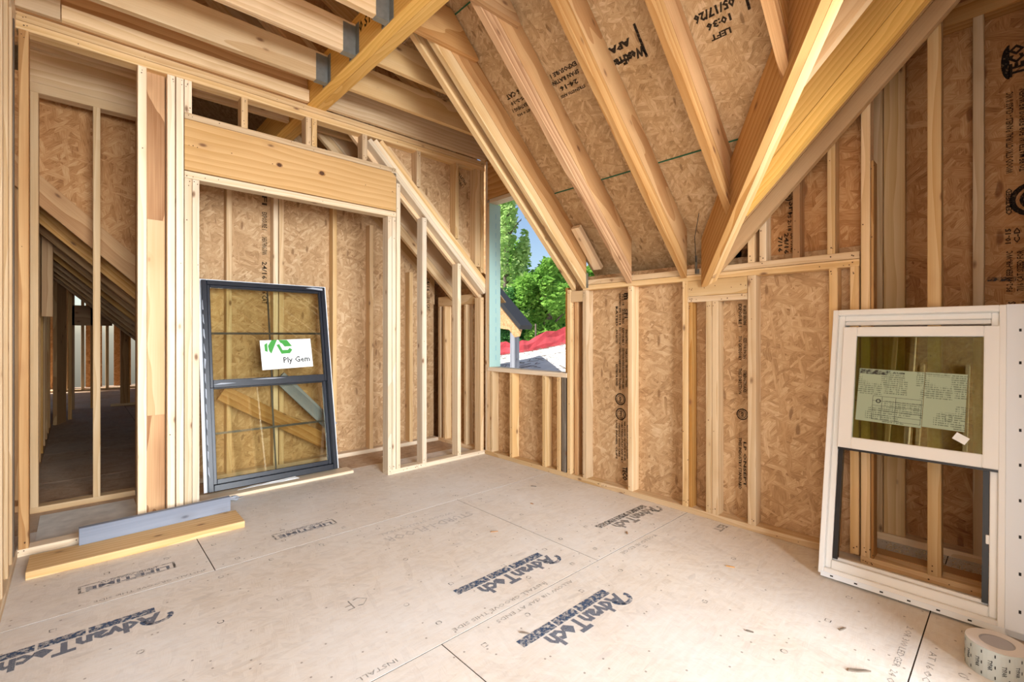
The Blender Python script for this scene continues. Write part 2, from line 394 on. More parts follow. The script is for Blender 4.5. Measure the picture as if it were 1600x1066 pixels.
TXT = {}
def text_mesh(s, mat, bold=0.0, spacing=1.0, res=1):
    key = (s, mat, bold, spacing)
    if key in TXT: return TXT[key]
    cu = bpy.data.curves.new('lettering', 'FONT'); cu.body = s; cu.size = 1.0; cu.resolution_u = res
    cu.align_x = 'CENTER'; cu.align_y = 'CENTER'; cu.offset = bold; cu.space_character = spacing
    ob = bpy.data.objects.new('tmp', cu); COL.objects.link(ob)
    dg = bpy.context.evaluated_depsgraph_get()
    me = bpy.data.meshes.new_from_object(ob.evaluated_get(dg)); me.name = 'lettering'
    bpy.data.objects.remove(ob, do_unlink=True)
    me.materials.clear(); me.materials.append(M[mat]); TXT[key] = me; return me
def text(parent, s, centre, xd, yd, w=None, h=None, size=None, mat='ink', bold=0.02, spacing=1.0, name='lettering'):
    """flat lettering; w = overall width, h = overall height"""
    me = text_mesh(s, mat, bold, spacing)
    xs = [v.co.x for v in me.vertices]; ys = [v.co.y for v in me.vertices]
    W, H = max(xs) - min(xs), max(ys) - min(ys); cx, cy = (max(xs) + min(xs)) / 2, (max(ys) + min(ys)) / 2
    sx = w / W if w else (size or h / H); sy = h / H if h else (size or sx)
    m = frame_mat(centre, xd, yd=yd) @ Matrix.Diagonal((sx, sy, 1, 1)) @ Matrix.Translation((-cx, -cy, 0))
    return link(bpy.data.objects.new(name, me), parent, m)
def flat(parent, polys, mf, mat, name='print'):
    vs_, fs = [], []
    for p in polys:
        fs.append(tuple(range(len(vs_), len(vs_) + len(p)))); vs_ += [(x, y, 0) for x, y in p]
    o = bpy.data.objects.new(name, new_mesh(name, vs_, fs, mat)); return link(o, parent, mf)
def ring_poly(cx, cy, r, w, n=14, a0=0, a1=2 * PI, sx=1.0):
    out = []
    for i in range(n):
        a, b = a0 + (a1 - a0) * i / n, a0 + (a1 - a0) * (i + 1) / n
        out.append([(cx + sx * r * math.cos(a), cy + r * math.sin(a)), (cx + sx * r * math.cos(b), cy + r * math.sin(b)),
                    (cx + sx * (r - w) * math.cos(b), cy + (r - w) * math.sin(b)), (cx + sx * (r - w) * math.cos(a), cy + (r - w) * math.sin(a))])
    return out
def panel(name, parent, origin, xd, yd, poly, thick, mat, label=None):
    return prism(name, parent, poly, frame_mat(origin, xd, yd=yd), thick, mat, label)
def rect(x0, y0, x1, y1): return [(x0, y0), (x1, y0), (x1, y1), (x0, y1)]

# ================================================================ FLOOR
T = 0.038            # lumber thickness
D = 0.089            # stud depth
floor = struct('floor', (2, -2, 0), 'dusty tan tongue and groove subfloor with blue stamps')
g = 0.0022
cols = [(-0.385, 0.835, (-4.82, -2.38, 0.06, 2.0)), (0.835, 2.035, (-5.82, -3.38, -0.94, 0.1)), (2.035, 3.235, (-4.33, -1.887, 0.55)),
        (3.235, 4.455, (-5.0, -2.6, -0.16, 0.55)), (4.455, 7.0, (-5.8, -1.9, 0.55)),
        (-1.6, -0.385, (-4.6, -1.2, 0.1)), (-2.82, -1.6, (-3.6, -1.16, 0.1)), (-4.04, -2.82, (-4.6, -2.16, 0.1)), (-6.48, -4.04, (-4.6, -2.3, 0.1)), (-10.5, -6.48, (-4.6, -2.2, 0.1))]
fpan = []
for x0, x1, ys in cols:
    for y0, y1 in zip(ys, ys[1:]):
        y1c = min(y1, 0.09 if x1 < 2.5 else 0.55)
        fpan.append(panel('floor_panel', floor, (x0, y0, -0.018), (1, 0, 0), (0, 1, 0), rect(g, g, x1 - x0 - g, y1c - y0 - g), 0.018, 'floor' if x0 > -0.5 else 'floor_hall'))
bbox('floor_underlay', floor, -10.5, 7.0, -5.8, 0.55, -0.06, -0.0012, 'under')
def fp(x, y):   # the floor panel below a point
    for o in fpan:
        m = WM[o.name].translation; bb = o.data.vertices
        if m.x <= x <= m.x + bb[1].co.x and m.y <= y <= m.y + bb[2].co.y: return o
    return fpan[0]
FZ = 0.0008
YN, XP = (0, -1, 0), (1, 0, 0)      # stamp reading direction, letter top direction
def advantech(xb, y0, y1, mat, full=True):
    pn = fp(xb + .05, (y0 + y1) / 2); L = y1 - y0
    mf = Matrix.Translation((xb, y0, FZ))
    flat(pn, [rect(-0.022, 0, 0.022, L * .34), rect(-0.022, L * .355, 0.022, L * .60), rect(-0.022, L * .615, 0.022, L)], mf, mat, 'stamp_bar')
    text(pn, 'AdvanTech', (xb + 0.073, y0 + L * 0.60, FZ), YN, XP, w=L * 0.86, h=0.088, mat=mat, bold=0.045)
    flat(pn, ring_poly(0.075, L * 1.0, 0.055, 0.02, 12, -PI * .55, PI * .6, 0.9), mf, mat, 'stamp_swoosh')
advantech(2.235, -1.677, -1.148, 'ink_blue')
advantech(1.790, -1.644, -1.104, 'ink_blue')
advantech(1.785, -0.609, -0.093, 'ink_grey')
advantech(1.045, -3.165, -2.635, 'ink_blue')
def bracket_stamp(x0, x1, y0, y1, s, small):
    pn = fp((x0 + x1) / 2, (y0 + y1) / 2); L, H = y1 - y0, x1 - x0
    mf = Matrix.Translation((x0, y0, FZ)); e = 0.006
    flat(pn, [rect(0, 0, e, L), rect(H - e, 0, H, L), rect(0, 0, H, 0.010), rect(0, L - 0.010, H, L)], mf, 'ink_grey', 'stamp_border')
    text(pn, s, (x0 + H * .62, (y0 + y1) / 2, FZ), YN, XP, w=L * .86, h=H * .46, mat='ink_blue', bold=0.03)
    text(pn, small, (x0 + H * .22, (y0 + y1) / 2, FZ), YN, XP, w=L * .6, h=H * .18, mat='ink_blue', bold=0.02)
bracket_stamp(0.594, 0.672, -2.868, -2.513, 'LIFETIME', 'LIMITED WARRANTY')
bracket_stamp(0.590, 0.676, -2.062, -1.712, 'LIFETIME', 'LIMITED WARRANTY')
text(fp(1.1, -1.3), 'STURD-I-FLOOR', (1.10, -1.32, FZ), YN, XP, w=0.60, h=0.07, mat='ink_faint', bold=0.02)
text(fp(1.1, -1.3), 'WOOD STRUCTURAL', (1.01, -1.36, FZ), YN, XP, w=0.50, h=0.03, mat='ink_faint', bold=0.02)
text(fp(1.56, -2.0), 'CF', (1.565, -2.0, FZ), YN, XP, w=0.10, h=0.07, mat='ink_grey', bold=-0.02)
text(fp(2.27, -.06), 'EST', (2.285, -0.085, FZ), YN, XP, w=0.11, h=0.05, mat='ink_grey', bold=0.02)
text(fp(2.15, -.6), 'TONGUE EDGE', (2.075, -0.62, FZ), YN, XP, w=0.34, h=0.022, mat='ink_grey', bold=0.0)
for (x, y, L, s) in ((2.00, -1.55, 0.52, 'INSTALL GROOVE THIS SIDE'), (2.075, -1.42, 0.46, 'ALLOW 1/8 GAP AT ENDS'), (3.195, -0.72, 0.46, '2 OR 300 LEDGER  24 OC'), (3.275, -0.80, 0.36, 'AT 16 OC 24 OC'),
                  (0.80, -2.62, .40, 'INSTALL GROOVE THIS SIDE'), (2.00, -2.3, .5, 'INSTALL GROOVE THIS SIDE'), (2.6, -1.80, .42, 'ALLOW 1/8 GAP AT ENDS')):
    text(fp(x, y), s, (x, y, FZ), YN, XP, w=L, h=0.020, mat='ink_grey', bold=0.0)
# nail position marks printed on the sheets, one print per sheet
for o in fpan[:11]:
    m = WM[o.name].translation; X1, Y1 = o.data.vertices[1].co.x, o.data.vertices[2].co.y; polys = []
    for xx in (0.10, 0.50, 0.91, 1.12):
        yy = random.uniform(.05, .2)
        while yy < Y1 - .03:
            if xx < X1 and random.random() < 0.72:
                px_, py_ = xx + random.uniform(-.04, .04), yy
                if random.random() < .5: polys += ring_poly(px_, py_, 0.0125, 0.0035, 10)
                else: polys += ring_poly(px_, py_, 0.0155, 0.0045, 4, PI / 4, PI / 4 + 2 * PI)
            yy += random.uniform(0.22, 0.34)
    if polys: flat(o, polys, Matrix.Translation((m.x, m.y, FZ)), 'ink_grey', 'nail_mark')
# white dust in the doorway strip behind the first opening
panel('dust_layer', floor, (-0.70, -3.04, 0.0005), (1, 0, 0), (0, 1, 0), rect(0, 0, 0.61, 0.46), 0.004, 'plaster_dust')['kind'] = 'stuff'

# ================================================================ WALL LEFT (partition with closet openings, front face x = 0)
wl = struct('wall_left', (0, -1.5, 0), 'open stud partition with two rough openings')
ZP0, ZP1, ZP2 = 2.711, 2.755, 2.80
def studA(y0, y1, z0, z1, mat='pine', name='stud', x0=-D, x1=0.0): return bbox(name, wl, x0, x1, y0, y1, z0, z1, mat)
bbox('top_plate', wl, -D, 0, -3.10, 0.0, ZP0, ZP1 - .001, 'pine')
bbox('top_plate', wl, -D, 0, -3.10, 0.0, ZP1 + .001, ZP2, 'pine')
bbox('bottom_plate', wl, -D, 0, -3.10, -2.312, 0, T, 'pine_pale')
bbox('bottom_plate', wl, -D, 0, -1.018, -0.735, 0, T, 'pine_pale')
bbox('bottom_plate', wl, -D, 0, -0.733, 0.0, 0, T, 'pine_pale')
studA(-3.092, -3.054, T, ZP0, 'fir')
studA(-2.612, -2.570, T, ZP0, 'pine_pale')
bbox('post_board', wl, -D, -D + T, -2.568, -2.478, T, ZP0, 'fir_stain')
bbox('splice_board', wl, -D + T + .001, -D + T + .014, -2.566, -2.480, 0.66, 1.83, 'pine')
studA(-2.472, -2.434, T, ZP0, 'pine_pale'); studA(-2.428, -2.390, T, ZP0, 'pine_pale')
studA(-2.386, -2.348, T, 2.106, 'pine_pale', 'jack_stud'); studA(-2.346, -2.309, T, 2.106, 'pine_pale', 'jack_stud')
studA(-2.386, -2.348, 2.512, ZP0, 'pine_pale', 'cripple_stud')
bbox('header_plate', wl, -D, 0, -2.386, -0.945, 2.108, 2.152, 'pine_pale')
bbox('header', wl, -D, 0, -2.386, -0.945, 2.158, 2.472, 'header')
bbox('header_plate', wl, -D, 0, -2.386, -0.945, 2.474, 2.512, 'pine')
for a, b in ((-2.077, -2.037), (-1.664, -1.626), (-1.622, -1.584), (-1.236, -1.195)): studA(a, b, 2.512, ZP0, 'pine', 'cripple_stud')
studA(-1.018, -0.982, T, 2.106, 'pine_pale', 'jack_stud'); studA(-0.979, -0.946, T, 2.106, 'pine_pale', 'jack_stud')
SD = 0.962                                                   # slope of the diagonal plates
def dz(y, off=0.0): return 1.527 - SD * y + off
studA(-0.940, -0.904, T, dz(-0.92) - .02, 'pine_pale')
studA(-0.694, -0.650, T, dz(-0.672) - .022, 'pine_pale'); studA(-0.320, -0.282, T, dz(-0.30) - .02, 'pine_pale')
studA(-0.052, -0.012, T, 1.50, 'pine')
dn = math.hypot(1, SD); nrm = Vector((0, SD / dn, 1 / dn)); dr = Vector((0, -1 / dn, SD / dn))
for k in range(3):                                           # three stacked sloping plates
    c0 = Vector((-D / 2, -0.0, dz(0))) + nrm * (0.0385 * (k + .5)); L = 1.19 * dn - k * .03
    board('rake_plate', wl, c0 + dr * (0.012 + k * .01), c0 + dr * L, D, T, (1, 0, 0), ('pine_pale', 'pine_pale', 'pine')[k])
vt = 0.1155 * dn
for a, b in ((-0.748, -0.710), (-0.345, -0.307), (-0.115, -0.055), (-0.051, -0.008)):
    studA(a, b, dz((a + b) / 2) + vt + .02, ZP0, 'pine')
# sheathing on the back of the part above the sloping plates
y_ = [(-1.17, ZP2), (-1.13, dz(-1.13) + vt), (-0.0, dz(0) + vt), (0.0, ZP2)]
cheek = panel('osb_panel', wl, (-D - .002, 0, 0), (0, 1, 0), (0, 0, 1), y_, -0.011, 'osb')
text(cheek, 'SPAN RATING', (-D - .0005, -0.215, 2.63), (0, .72, -.69), (0, .69, .72), w=.16, h=.035)
text(cheek, 'EXPOSURE 1', (-D - .0005, -0.245, 2.59), (0, .72, -.69), (0, .69, .72), w=.15, h=.03)
# upper wall above the plates
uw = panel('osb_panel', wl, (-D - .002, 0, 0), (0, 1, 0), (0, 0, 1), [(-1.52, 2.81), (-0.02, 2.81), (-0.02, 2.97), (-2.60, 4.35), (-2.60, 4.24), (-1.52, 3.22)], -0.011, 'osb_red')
for yy in (-0.35, -0.75, -1.15): studA(yy, yy + T, ZP2, 2.93 - .53 * yy, 'pine', 'cripple_stud', -D, -D + .05)

# two knots of the header board
hd = [o for o in wl.children if o.name.startswith('header') and 'plate' not in o.name][0]
for yk, zk, rk_ in ((-1.842, 2.318, .017), (-1.550, 2.330, .021)):
    mfk = frame_mat((.0006, yk, zk), (0, 1, 0), yd=(0, 0, 1))
    flat(hd, ring_poly(0, 0, rk_, rk_ * .28, 16, sx=1.3), mfk, 'fir_stain', 'knot_ring'); flat(hd, ring_poly(0, 0, rk_ * .72, rk_ * .72, 14, sx=1.25), mfk, 'knot', 'knot')
def nail_heads(wall, axis, face, seed, out=.0006):
    rnd = random.Random(seed); polys = []
    for o in list(wall.children):
        if o.type != 'MESH' or not any(k in o.name for k in ('stud', 'header', 'plate')): continue
        m = WM[o.name]; L = max(v.co.x for v in o.data.vertices); c = m.translation; d = m.col[0].to_3d()
        if abs(abs(d.z) - 1) > .01 and abs(d[1 - axis]) < .99: continue
        w = max(v.co.y for v in o.data.vertices); n = 5 if abs(d.z) > .9 else 8
        ends = [L - .02, L - .035, -L + .02, -L + .035]
        for k in range(n):
            t_ = ends[k] if k < 4 else rnd.uniform(-L, L)
            p = c + d * t_; u = (p.y if axis == 0 else p.x) + rnd.uniform(-.012, .012); z = p.z + rnd.uniform(-.01, .01); r = rnd.uniform(.0022, .004)
            polys.append([(u + r * math.cos(a * PI / 3), z + r * math.sin(a * PI / 3)) for a in range(6)])
    mf = frame_mat((face + out, 0, 0), (0, 1, 0), yd=(0, 0, 1)) if axis == 0 else frame_mat((0, face - out, 0), (1, 0, 0), yd=(0, 0, 1))
    flat(wall, polys, mf, 'knot', 'nail_head')['kind'] = 'stuff'
nail_heads(wl, 0, 0.0, 3)

# ================================================================ WALL CLOSET (behind the partition, front face x = -0.79)
wc = struct('wall_closet', (-0.8, -1.5, 0), 'sheathed stud wall behind the partition')
XC = -0.79
bbox('bottom_plate', wc, XC - D, XC, -2.56, 0.0, 0, T, 'pine_pale'); bbox('bottom_plate', wc, XC - D, XC, -3.10, -2.565, 0, T, 'pine')
bbox('top_plate', wc, XC - D, XC, -3.10, -0.0, 2.693, 2.757, 'pine')
bbox('rim_board', wc, XC - D, XC - .04, -3.10, -2.45, 2.760, 3.30, 'pine')
for y0, m_ in ((-3.089, 'pine'), (-2.790, 'pine'), (-2.56, 'fir'), (-2.40, 'pine'), (-2.000, 'pine'), (-1.655, 'pine_pale'), (-1.610, 'pine'), (-1.150, 'pine'), (-0.790, 'pine'), (-0.352, 'pine')):
    zt = min(2.693, 1.46 - .945 * y0) if y0 > -1.3 else 2.693
    bbox('stud', wc, XC - D, XC, y0, y0 + T, T, zt, m_)
ys = [-2.56, -1.56, -0.36, 0.0]
for a, b in zip(ys, ys[1:]):
    def zt(y): return min(2.80, 1.62 - .945 * y)
    pts = [(a + .001, 0.0), (b - .001, 0.0), (b - .001, zt(b))] + ([(-1.25, 2.80)] if a < -1.25 < b else []) + [(a + .001, zt(a))]
    op = panel('osb_panel', wc, (XC - D - .001, 0, 0), (0, 1, 0), (0, 0, 1), pts, -0.011, 'osb')
    for k, s in enumerate(('SFI', 'EXPOSURE 1', 'SHEATHING SPAN', '24/16', '7/16 CAT')):
        text(op, s, (XC - D + .0004, a + .86 if a < -2 else b - .07, 2.32 - .21 * k), (0, 0, -1), (0, 1, 0), w=.15, h=.04)

# ================================================================ WALL FAR (knee wall with the window, front face y = 0)
wf = struct('wall_far', (1.5, 0, 0), 'sheathed knee wall with an unglazed window opening')
ZK0, ZK1 = 1.486, 1.562
DB = 0.083
def studB(x0, x1, z0, z1, mat='pine', name='stud', y0=0.0, y1=DB): return bbox(name, wf, x0, x1, y0, y1, z0, z1, mat)
bbox('bottom_plate', wf, 0.0, 1.36, 0, DB, 0, T, 'pine'); bbox('bottom_plate', wf, 1.362, 2.83, 0, DB, 0, T, 'pine'); bbox('bottom_plate', wf, -0.79, -0.09, 0, DB, 0, T, 'pine')
bbox('top_plate', wf, 1.19, 2.94, 0, DB, ZK0, ZK0 + T - .001, 'pine'); bbox('top_plate', wf, 1.19, 2.94, 0, DB, ZK0 + T + .001, ZK1, 'pine')
bbox('top_plate', wf, -0.79, -0.12, 0, DB, 1.449, 1.549, 'pine')
studB(-0.79, -0.752, T, 1.449); studB(-0.70, -0.662, T, 1.449, 'pine'); studB(-0.33, -0.292, T, 1.449)
studB(0.006, 0.030, T, 2.80, 'pine_pale', y0=0.002)
studB(0.032, 0.070, T, 2.40, 'pine', 'jack_stud')
bbox('sill_plate', wf, 0.045, 1.028, -0.006, DB + .02, 0.799, 0.837, 'pine_pale')
studB(0.072, 0.108, T, 0.799, 'pine', 'cripple_stud')
studB(0.352, 0.390, T, 0.799, 'pine', 'cripple_stud'); studB(0.757, 0.795, T, 0.799, 'pine', 'cripple_stud')
studB(0.921, 0.958, T, 0.799, 'pine', 'cripple_stud'); studB(0.972, 1.012, T, 0.799, 'grey_stud', 'cripple_stud')
studB(1.030, 1.068, T, 1.50, 'pine'); studB(1.002, 1.027, 0.84, 1.52, 'fir', 'jack_stud', y0=.012)
studB(1.187, 1.225, T, ZK0, 'pine'); studB(1.080, 1.118, T, 1.40, 'fir', y0=.03)
bbox('block', wf, 1.070, 1.185, 0, T, 1.40, 1.486, 'pine')
studB(1.594, 1.632, T, ZK0); studB(2.003, 2.039, T, ZK0, 'pine')
studB(2.041, 2.062, T, 1.349, 'fir', 'jack_stud', y0=.012)
studB(2.157, 2.195, T, 1.349); studB(2.197, 2.232, T, 1.349, 'pine', 'stud', y0=-.001, y1=DB)
bbox('header', wf, 2.040, 2.404, 0, T, 1.386, 1.485, 'pine'); bbox('header_plate', wf, 2.040, 2.404, 0, DB, 1.349, 1.385, 'pine')
studB(2.406, 2.450, T, ZK0); studB(2.810, 2.848, T, ZK0); studB(2.901, 2.938, T, ZK0, 'pine')
# cripples above the knee plate under the rake
DS = 1.045
def rk(x): return 1.454 + DS * (x - 2.195)
for x0, m_ in ((2.406, 'pine'), (2.470, 'pine'), (2.640, 'fir'), (2.802, 'pine')): studB(x0, x0 + .036, ZK1, rk(x0) + .10, m_, 'cripple_stud')
studB(2.946, 2.984, T, rk(2.946) + .10, 'pine'); studB(2.986, 2.998, T, 2.0, 'fir', 'jack_stud')
bbox('bottom_plate', wf, 2.945, 3.60, 0, DB, 0, T, 'pine')
bbox('bottom_plate', wf, 2.945, 3.60, DB + .002, DB + .09, 0, T, 'fir')
studB(3.196, 3.244, T, rk(3.196) + .10, 'pine'); studB(3.55, 3.588, T, rk(3.55) + .1, 'pine')
# window head and gable sheathing
bbox('window_head', wf, 0.072, 1.16, -0.004, DB + .02, 2.392, 2.428, 'pine_pale')
bbox('header', wf, 0.03, 1.16, 0.01, 0.05, 2.43, 2.80, 'fir')
YS = DB + .001
def osbB(x0, x1, z0, z1, mat='osb', poly=None): return panel('osb_panel', wf, (0, YS, 0), (1, 0, 0), (0, 0, 1), poly or rect(x0, z0, x1, z1), -0.011, mat)
osbB(-0.79, 0.069, 0, 1.62); osbB(0.07, 1.028, 0, 0.798); p1 = osbB(1.029, 1.612, 0, 1.60); p2 = osbB(1.613, 2.215, 0, 1.60); p3 = osbB(2.216, 2.43, 0, 1.66); p4 = osbB(2.431, 2.93, 0, 1.60)
osbB(1.029, 1.15, 1.601, 2.80); osbB(-0.17, 0.069, 1.621, 2.95); osbB(0.07, 1.15, 2.80, 2.96)
ptop = osbB(0, 0, 0, 0, 'osb_red', [(2.22, 1.601), (2.93, 1.601), (2.93, 2.62), (2.22, 1.86)])
YT = YS - .0006 + 0.0
def col_text(pn, x, lines, zc, w=.24, h=.020, gap=.028, y=DB - .0006):
    for k, s in enumerate(lines): text(pn, s, (x + .05 - gap * k, y, zc), (0, 0, -1), (1, 0, 0), w=w * (0.75 + .25 * ((k * 7) % 3) / 2), h=h, bold=0.03)
def emblem(pn, x, z, r=.035, y=DB - .0006, s='APA'):
    mf = frame_mat((x, y, z), (0, 0, -1), yd=(1, 0, 0))
    flat(pn, ring_poly(0, 0, r, r * .2, 18) + ring_poly(0, 0, r * .68, r * .1, 14), mf, 'ink', 'emblem_ring')
    text(pn, s, (x, y, z), (0, 0, -1), (1, 0, 0), w=r * .95, h=r * .5, bold=.04)
text(p1, 'SFI', (1.525, DB - .0006, 1.30), (0, 0, -1), (1, 0, 0), w=.07, h=.03)
text(p1, 'm', (1.525, DB - .0006, 1.425), (0, 0, -1), (1, 0, 0), w=.05, h=.035, bold=.05)
col_text(p1, 1.450, ['PS 2-18', 'SHEATHING'], 1.40, w=.11)
col_text(p1, 1.450, ['CERTIFIED SOURCING', 'SFI 00018', 'RATED'], 1.28, w=.15)
col_text(p1, 1.478, ['SPAN RATING', 'EXPOSURE 1', '7/16 CATEGORY', 'APA RATED'], 1.13, w=.14)
col_text(p1, 1.478, ['FORMULA OSB', 'SIZED FOR SPACING', 'STRENGTH AXIS'], 0.99, w=.13)
col_text(p1, 1.478, ['THIS SIDE DOWN TOWARDS', 'ENSURE SPACE AT PANEL ENDS', 'CONFORMS TO STANDARD', 'EXTERIOR BOND'], 0.84, w=.22)
emblem(p1, 1.475, 0.665, .045); emblem(p1, 1.478, 0.555, .045, s='PFS')
col_text(p1, 1.488, ['ALLOW 1/8 INCH SPACE BETWEEN', 'NAIL 6 INCHES ON CENTER AT EDGES', 'STORE PANELS FLAT AND DRY', 'HANDLE WITH CARE', 'USE PANEL CLIPS'], 0.36, w=.33, h=.016, gap=.024)
text(p1, 'TECO', (1.515, DB - .0006, 0.12), (0, 0, -1), (1, 0, 0), w=.10, h=.045, bold=.05)
col_text(p3, 2.31, ['APA RATED SHEATHING', 'EXPOSURE 1'], 1.26, w=.16); col_text(p3, 2.31, ['SIZED FOR SPACING', '7/16 CATEGORY'], 1.06, w=.17)
col_text(p3, 2.31, ['STRENGTH AXIS', 'THIS DIRECTION'], .86, w=.18); emblem(p3, 2.345, .66, .035); col_text(p3, 2.31, ['LP ONSEPT', 'THIS INDUSTRY STANDARD'], 0.36, w=.36, h=.018)
text(ptop, 'SFI', (2.615, DB - .0006, 1.86), (0, 0, -1), (1, 0, 0), w=.07, h=.035); emblem(ptop, 2.60, 1.93, .03)
col_text(ptop, 2.60, ['APA RATED', 'EXPOSURE', '24/16', '7/16'], 1.66, w=.12, h=.024, gap=.032); col_text(ptop, 2.58, ['SHEATHING', 'PS 2-18'], 1.78, w=.12)
pz = [o for o in wf.children if o.name.startswith('osb_panel')][0]
text(pz, 'ZIPwall', (-0.155, DB - .0006, .36), (0, 0, 1), (-1, 0, 0), w=.32, h=.045, bold=.04)
text(pz, 'TECO', (-0.155, DB - .0006, .12), (0, 0, 1), (-1, 0, 0), w=.13, h=.05, bold=.05)
emblem(pz, -.155, 1.36, .04)
col_text(pz, -.17, ['EXPOSURE 1', 'RATED'], .60, w=.15, h=.028); col_text(pz, -.17, ['SPAN 24/16', '7/16 CAT'], .80, w=.15, h=.028); col_text(pz, -.17, ['SHEATHING', 'PS 2-18'], 1.0, w=.18, h=.028); col_text(pz, -.17, ['SIZED FOR', 'SPACING'], 1.19, w=.12, h=.03)
# window reveal wrapped in mint membrane
rev = bbox('reveal_wrap', wf, 0.0705, 0.0735, -0.004, 0.135, 0.838, 2.392, 'wrap_green', ch=.0005, label='mint green membrane on the window jamb')
for zz in [0.9 + .09 * i for i in range(16)]:
    flat(rev, [rect(0, 0, .004, .05)], frame_mat((0.0739, .075, zz), (0, 1, 0), yd=(0, 0, 1)), 'wrap_print', 'dash_print')

nail_heads(wf, 1, -.001, 5)
# ================================================================ WALL ALCOVE (recessed sheathed wall at the right)
wa = struct('wall_alcove', (3.3, 0.42, 0), 'recessed sheathed stud wall behind the sloping rafters')
YA = 0.42
bbox('bottom_plate', wa, 2.90, 4.6, YA, YA + D, 0, T, 'pine'); bbox('top_plate', wa, 2.90, 4.6, YA, YA + D, 2.73, 2.83, 'fir')
for x0, m_ in ((2.924, 'pine'), (3.326, 'pine'), (3.73, 'pine'), (4.14, 'pine')): bbox('stud', wa, x0, x0 + (.042 if x0 < 3.1 or x0 > 3.5 else .040), YA, YA + D, T, 2.73, m_)
bbox('post_board', wa, 2.968, 3.061, YA + .02, YA + .058, T, 2.72, 'pine')
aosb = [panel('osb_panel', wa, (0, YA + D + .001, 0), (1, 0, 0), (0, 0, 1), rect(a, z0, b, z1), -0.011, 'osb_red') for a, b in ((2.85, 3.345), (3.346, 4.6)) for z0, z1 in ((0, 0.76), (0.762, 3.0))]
bbox('end_stud', wa, 2.84, 2.90, DB + .014, YA + D, T, 2.4, 'fir')
ta = aosb[3]; yt = YA + D - .0004
def rt(s, z, x, w, h, bold=.03): text(ta, s, (x, yt, z), (0, 0, 1), (-1, 0, 0), w=w, h=h, bold=bold)
rt('TECO', 2.49, 3.475, .155, .055, .05); rt('TESTED', 2.49, 3.535, .17, .045, .05)
flat(ta, ring_poly(0, 0, .085, .085, 14, PI * .5, PI * 1.5, .35), frame_mat((3.452, yt, 2.49), (1, 0, 0), yd=(0, 0, 1)), 'ink', 'emblem_arch')
for k, s in enumerate(('WOOD STRUCTURAL PANELS - CLASS II VIC', 'TO BE MATERIAL FOR EXPOSURE WHEN', 'INSTALLED IN ACCORDANCE WITH')): rt(s, 2.14, 3.452 + .045 * k, .40, .026, .02)
flat(ta, ring_poly(0, 0, .085, .022, 20) + ring_poly(0, 0, .05, .014, 16), frame_mat((3.535, yt, 1.80), (1, 0, 0), yd=(0, 0, 1)), 'ink', 'emblem_ring')
rt('CERTIFIED', 1.80, 3.45, .13, .022)
for k, s in enumerate(('10-15', 'C-D')): rt(s, 1.63, 3.447 + .03 * k, .075, .022)
flat(ta, [[(0, -.05), (.008, -.05), (.008, .05), (0, .05)], [(.0, .042), (.09, .042), (.09, .05), (0, .05)], [(0, -.05), (.012, -.05), (.09, .042), (.078, .042)]], frame_mat((3.502, yt, 1.63), (1, 0, 0), yd=(0, 0, 1)), 'ink', 'emblem_mark')
for k, s in enumerate(('PS-2-10 FER-HR-WC', '7/16 CAT SIZED FOR', '24/16 EXPOSURE SPAN')): rt(s, 1.455, 3.452 + .036 * k, .20, .024, .02)
for k, s in enumerate(('THICKNESS', '0.404 IN')): rt(s, 1.24, 3.46 + .045 * k, .13, .028)
for k, s in enumerate(('PS-2-10', 'C-D 2.3MM', 'LEAD 1/8')): rt(s, 1.07, 3.452 + .036 * k, .12, .026)
flat(ta, [[(0, -.008), (.10, -.016), (.10, .006), (0, .012)]], frame_mat((3.375, yt, 1.42), (1, 0, 0), yd=(0, 0, 1)), 'ink_grey', 'stain')

# ================================================================ WALL NEAR (edge-on studs at the left picture border)
wnr = struct('wall_near', (0.5, -3.1, 0), 'pale stud wall at the left edge of the room')
YD = -3.10
bbox('bottom_plate', wnr, 0.0, 2.75, YD - D, YD + .006, 0, T, 'pine_pale'); bbox('top_plate', wnr, 0.0, 2.75, YD - D, YD, 2.711, 2.80, 'pine_pale')
for x0, m_ in ((0.055, 'grey_stud'), (0.16, 'pine'), (0.335, 'pine'), (0.56, 'pine'), (0.93, 'pine'), (1.34, 'pine'), (1.75, 'pine'), (2.15, 'pine'), (2.56, 'pine'), (2.70, 'pine')): bbox('stud', wnr, x0, x0 + T, YD - D, YD, T, 2.711, m_)
panel('osb_panel', wnr, (0, YD - D - .001, 0), (1, 0, 0), (0, 0, 1), rect(-0.5, 0, 1.3, 2.8), 0.011, 'osb'); panel('osb_panel', wnr, (0, YD - D - .001, 0), (1, 0, 0), (0, 0, 1), rect(1.302, 0, 2.75, 2.8), 0.011, 'osb')

# ================================================================ WALLS out of view, partly added to let in or block light
wr = struct('shade_wall_right', (3.75, 0, 0), 'short sheathed return wall right of the alcove')
panel('osb_panel', wr, (3.80, 0, 0), (0, 1, 0), (0, 0, 1), [(-0.9, 0), (0.55, 0), (0.55, 3.2), (-0.9, 3.2)], .011, 'osb')  # unseen stub added to shade the floor and wall near the alcove
bbox('header', wr, 3.71, 3.798, -3.10, -0.905, 2.20, 2.45, 'pine'); panel('osb_panel', wr, (3.80, 0, 0), (0, 1, 0), (0, 0, 1), [(-3.1, 2.21), (-0.902, 2.21), (-0.902, 3.2), (-3.1, 3.2)], .011, 'osb')  # header and panel above added to keep direct light off the rafters
for y0 in (-0.9, -.5, -.1, .3): bbox('stud', wr, 3.71, 3.798, y0, y0 + T, T, 2.75, 'pine')
bbox('bottom_plate', wr, 3.71, 3.798, -0.9, .4, 0, T, 'pine'); bbox('top_plate', wr, 3.71, 3.798, -0.9, .4, 2.75, 2.83, 'pine')
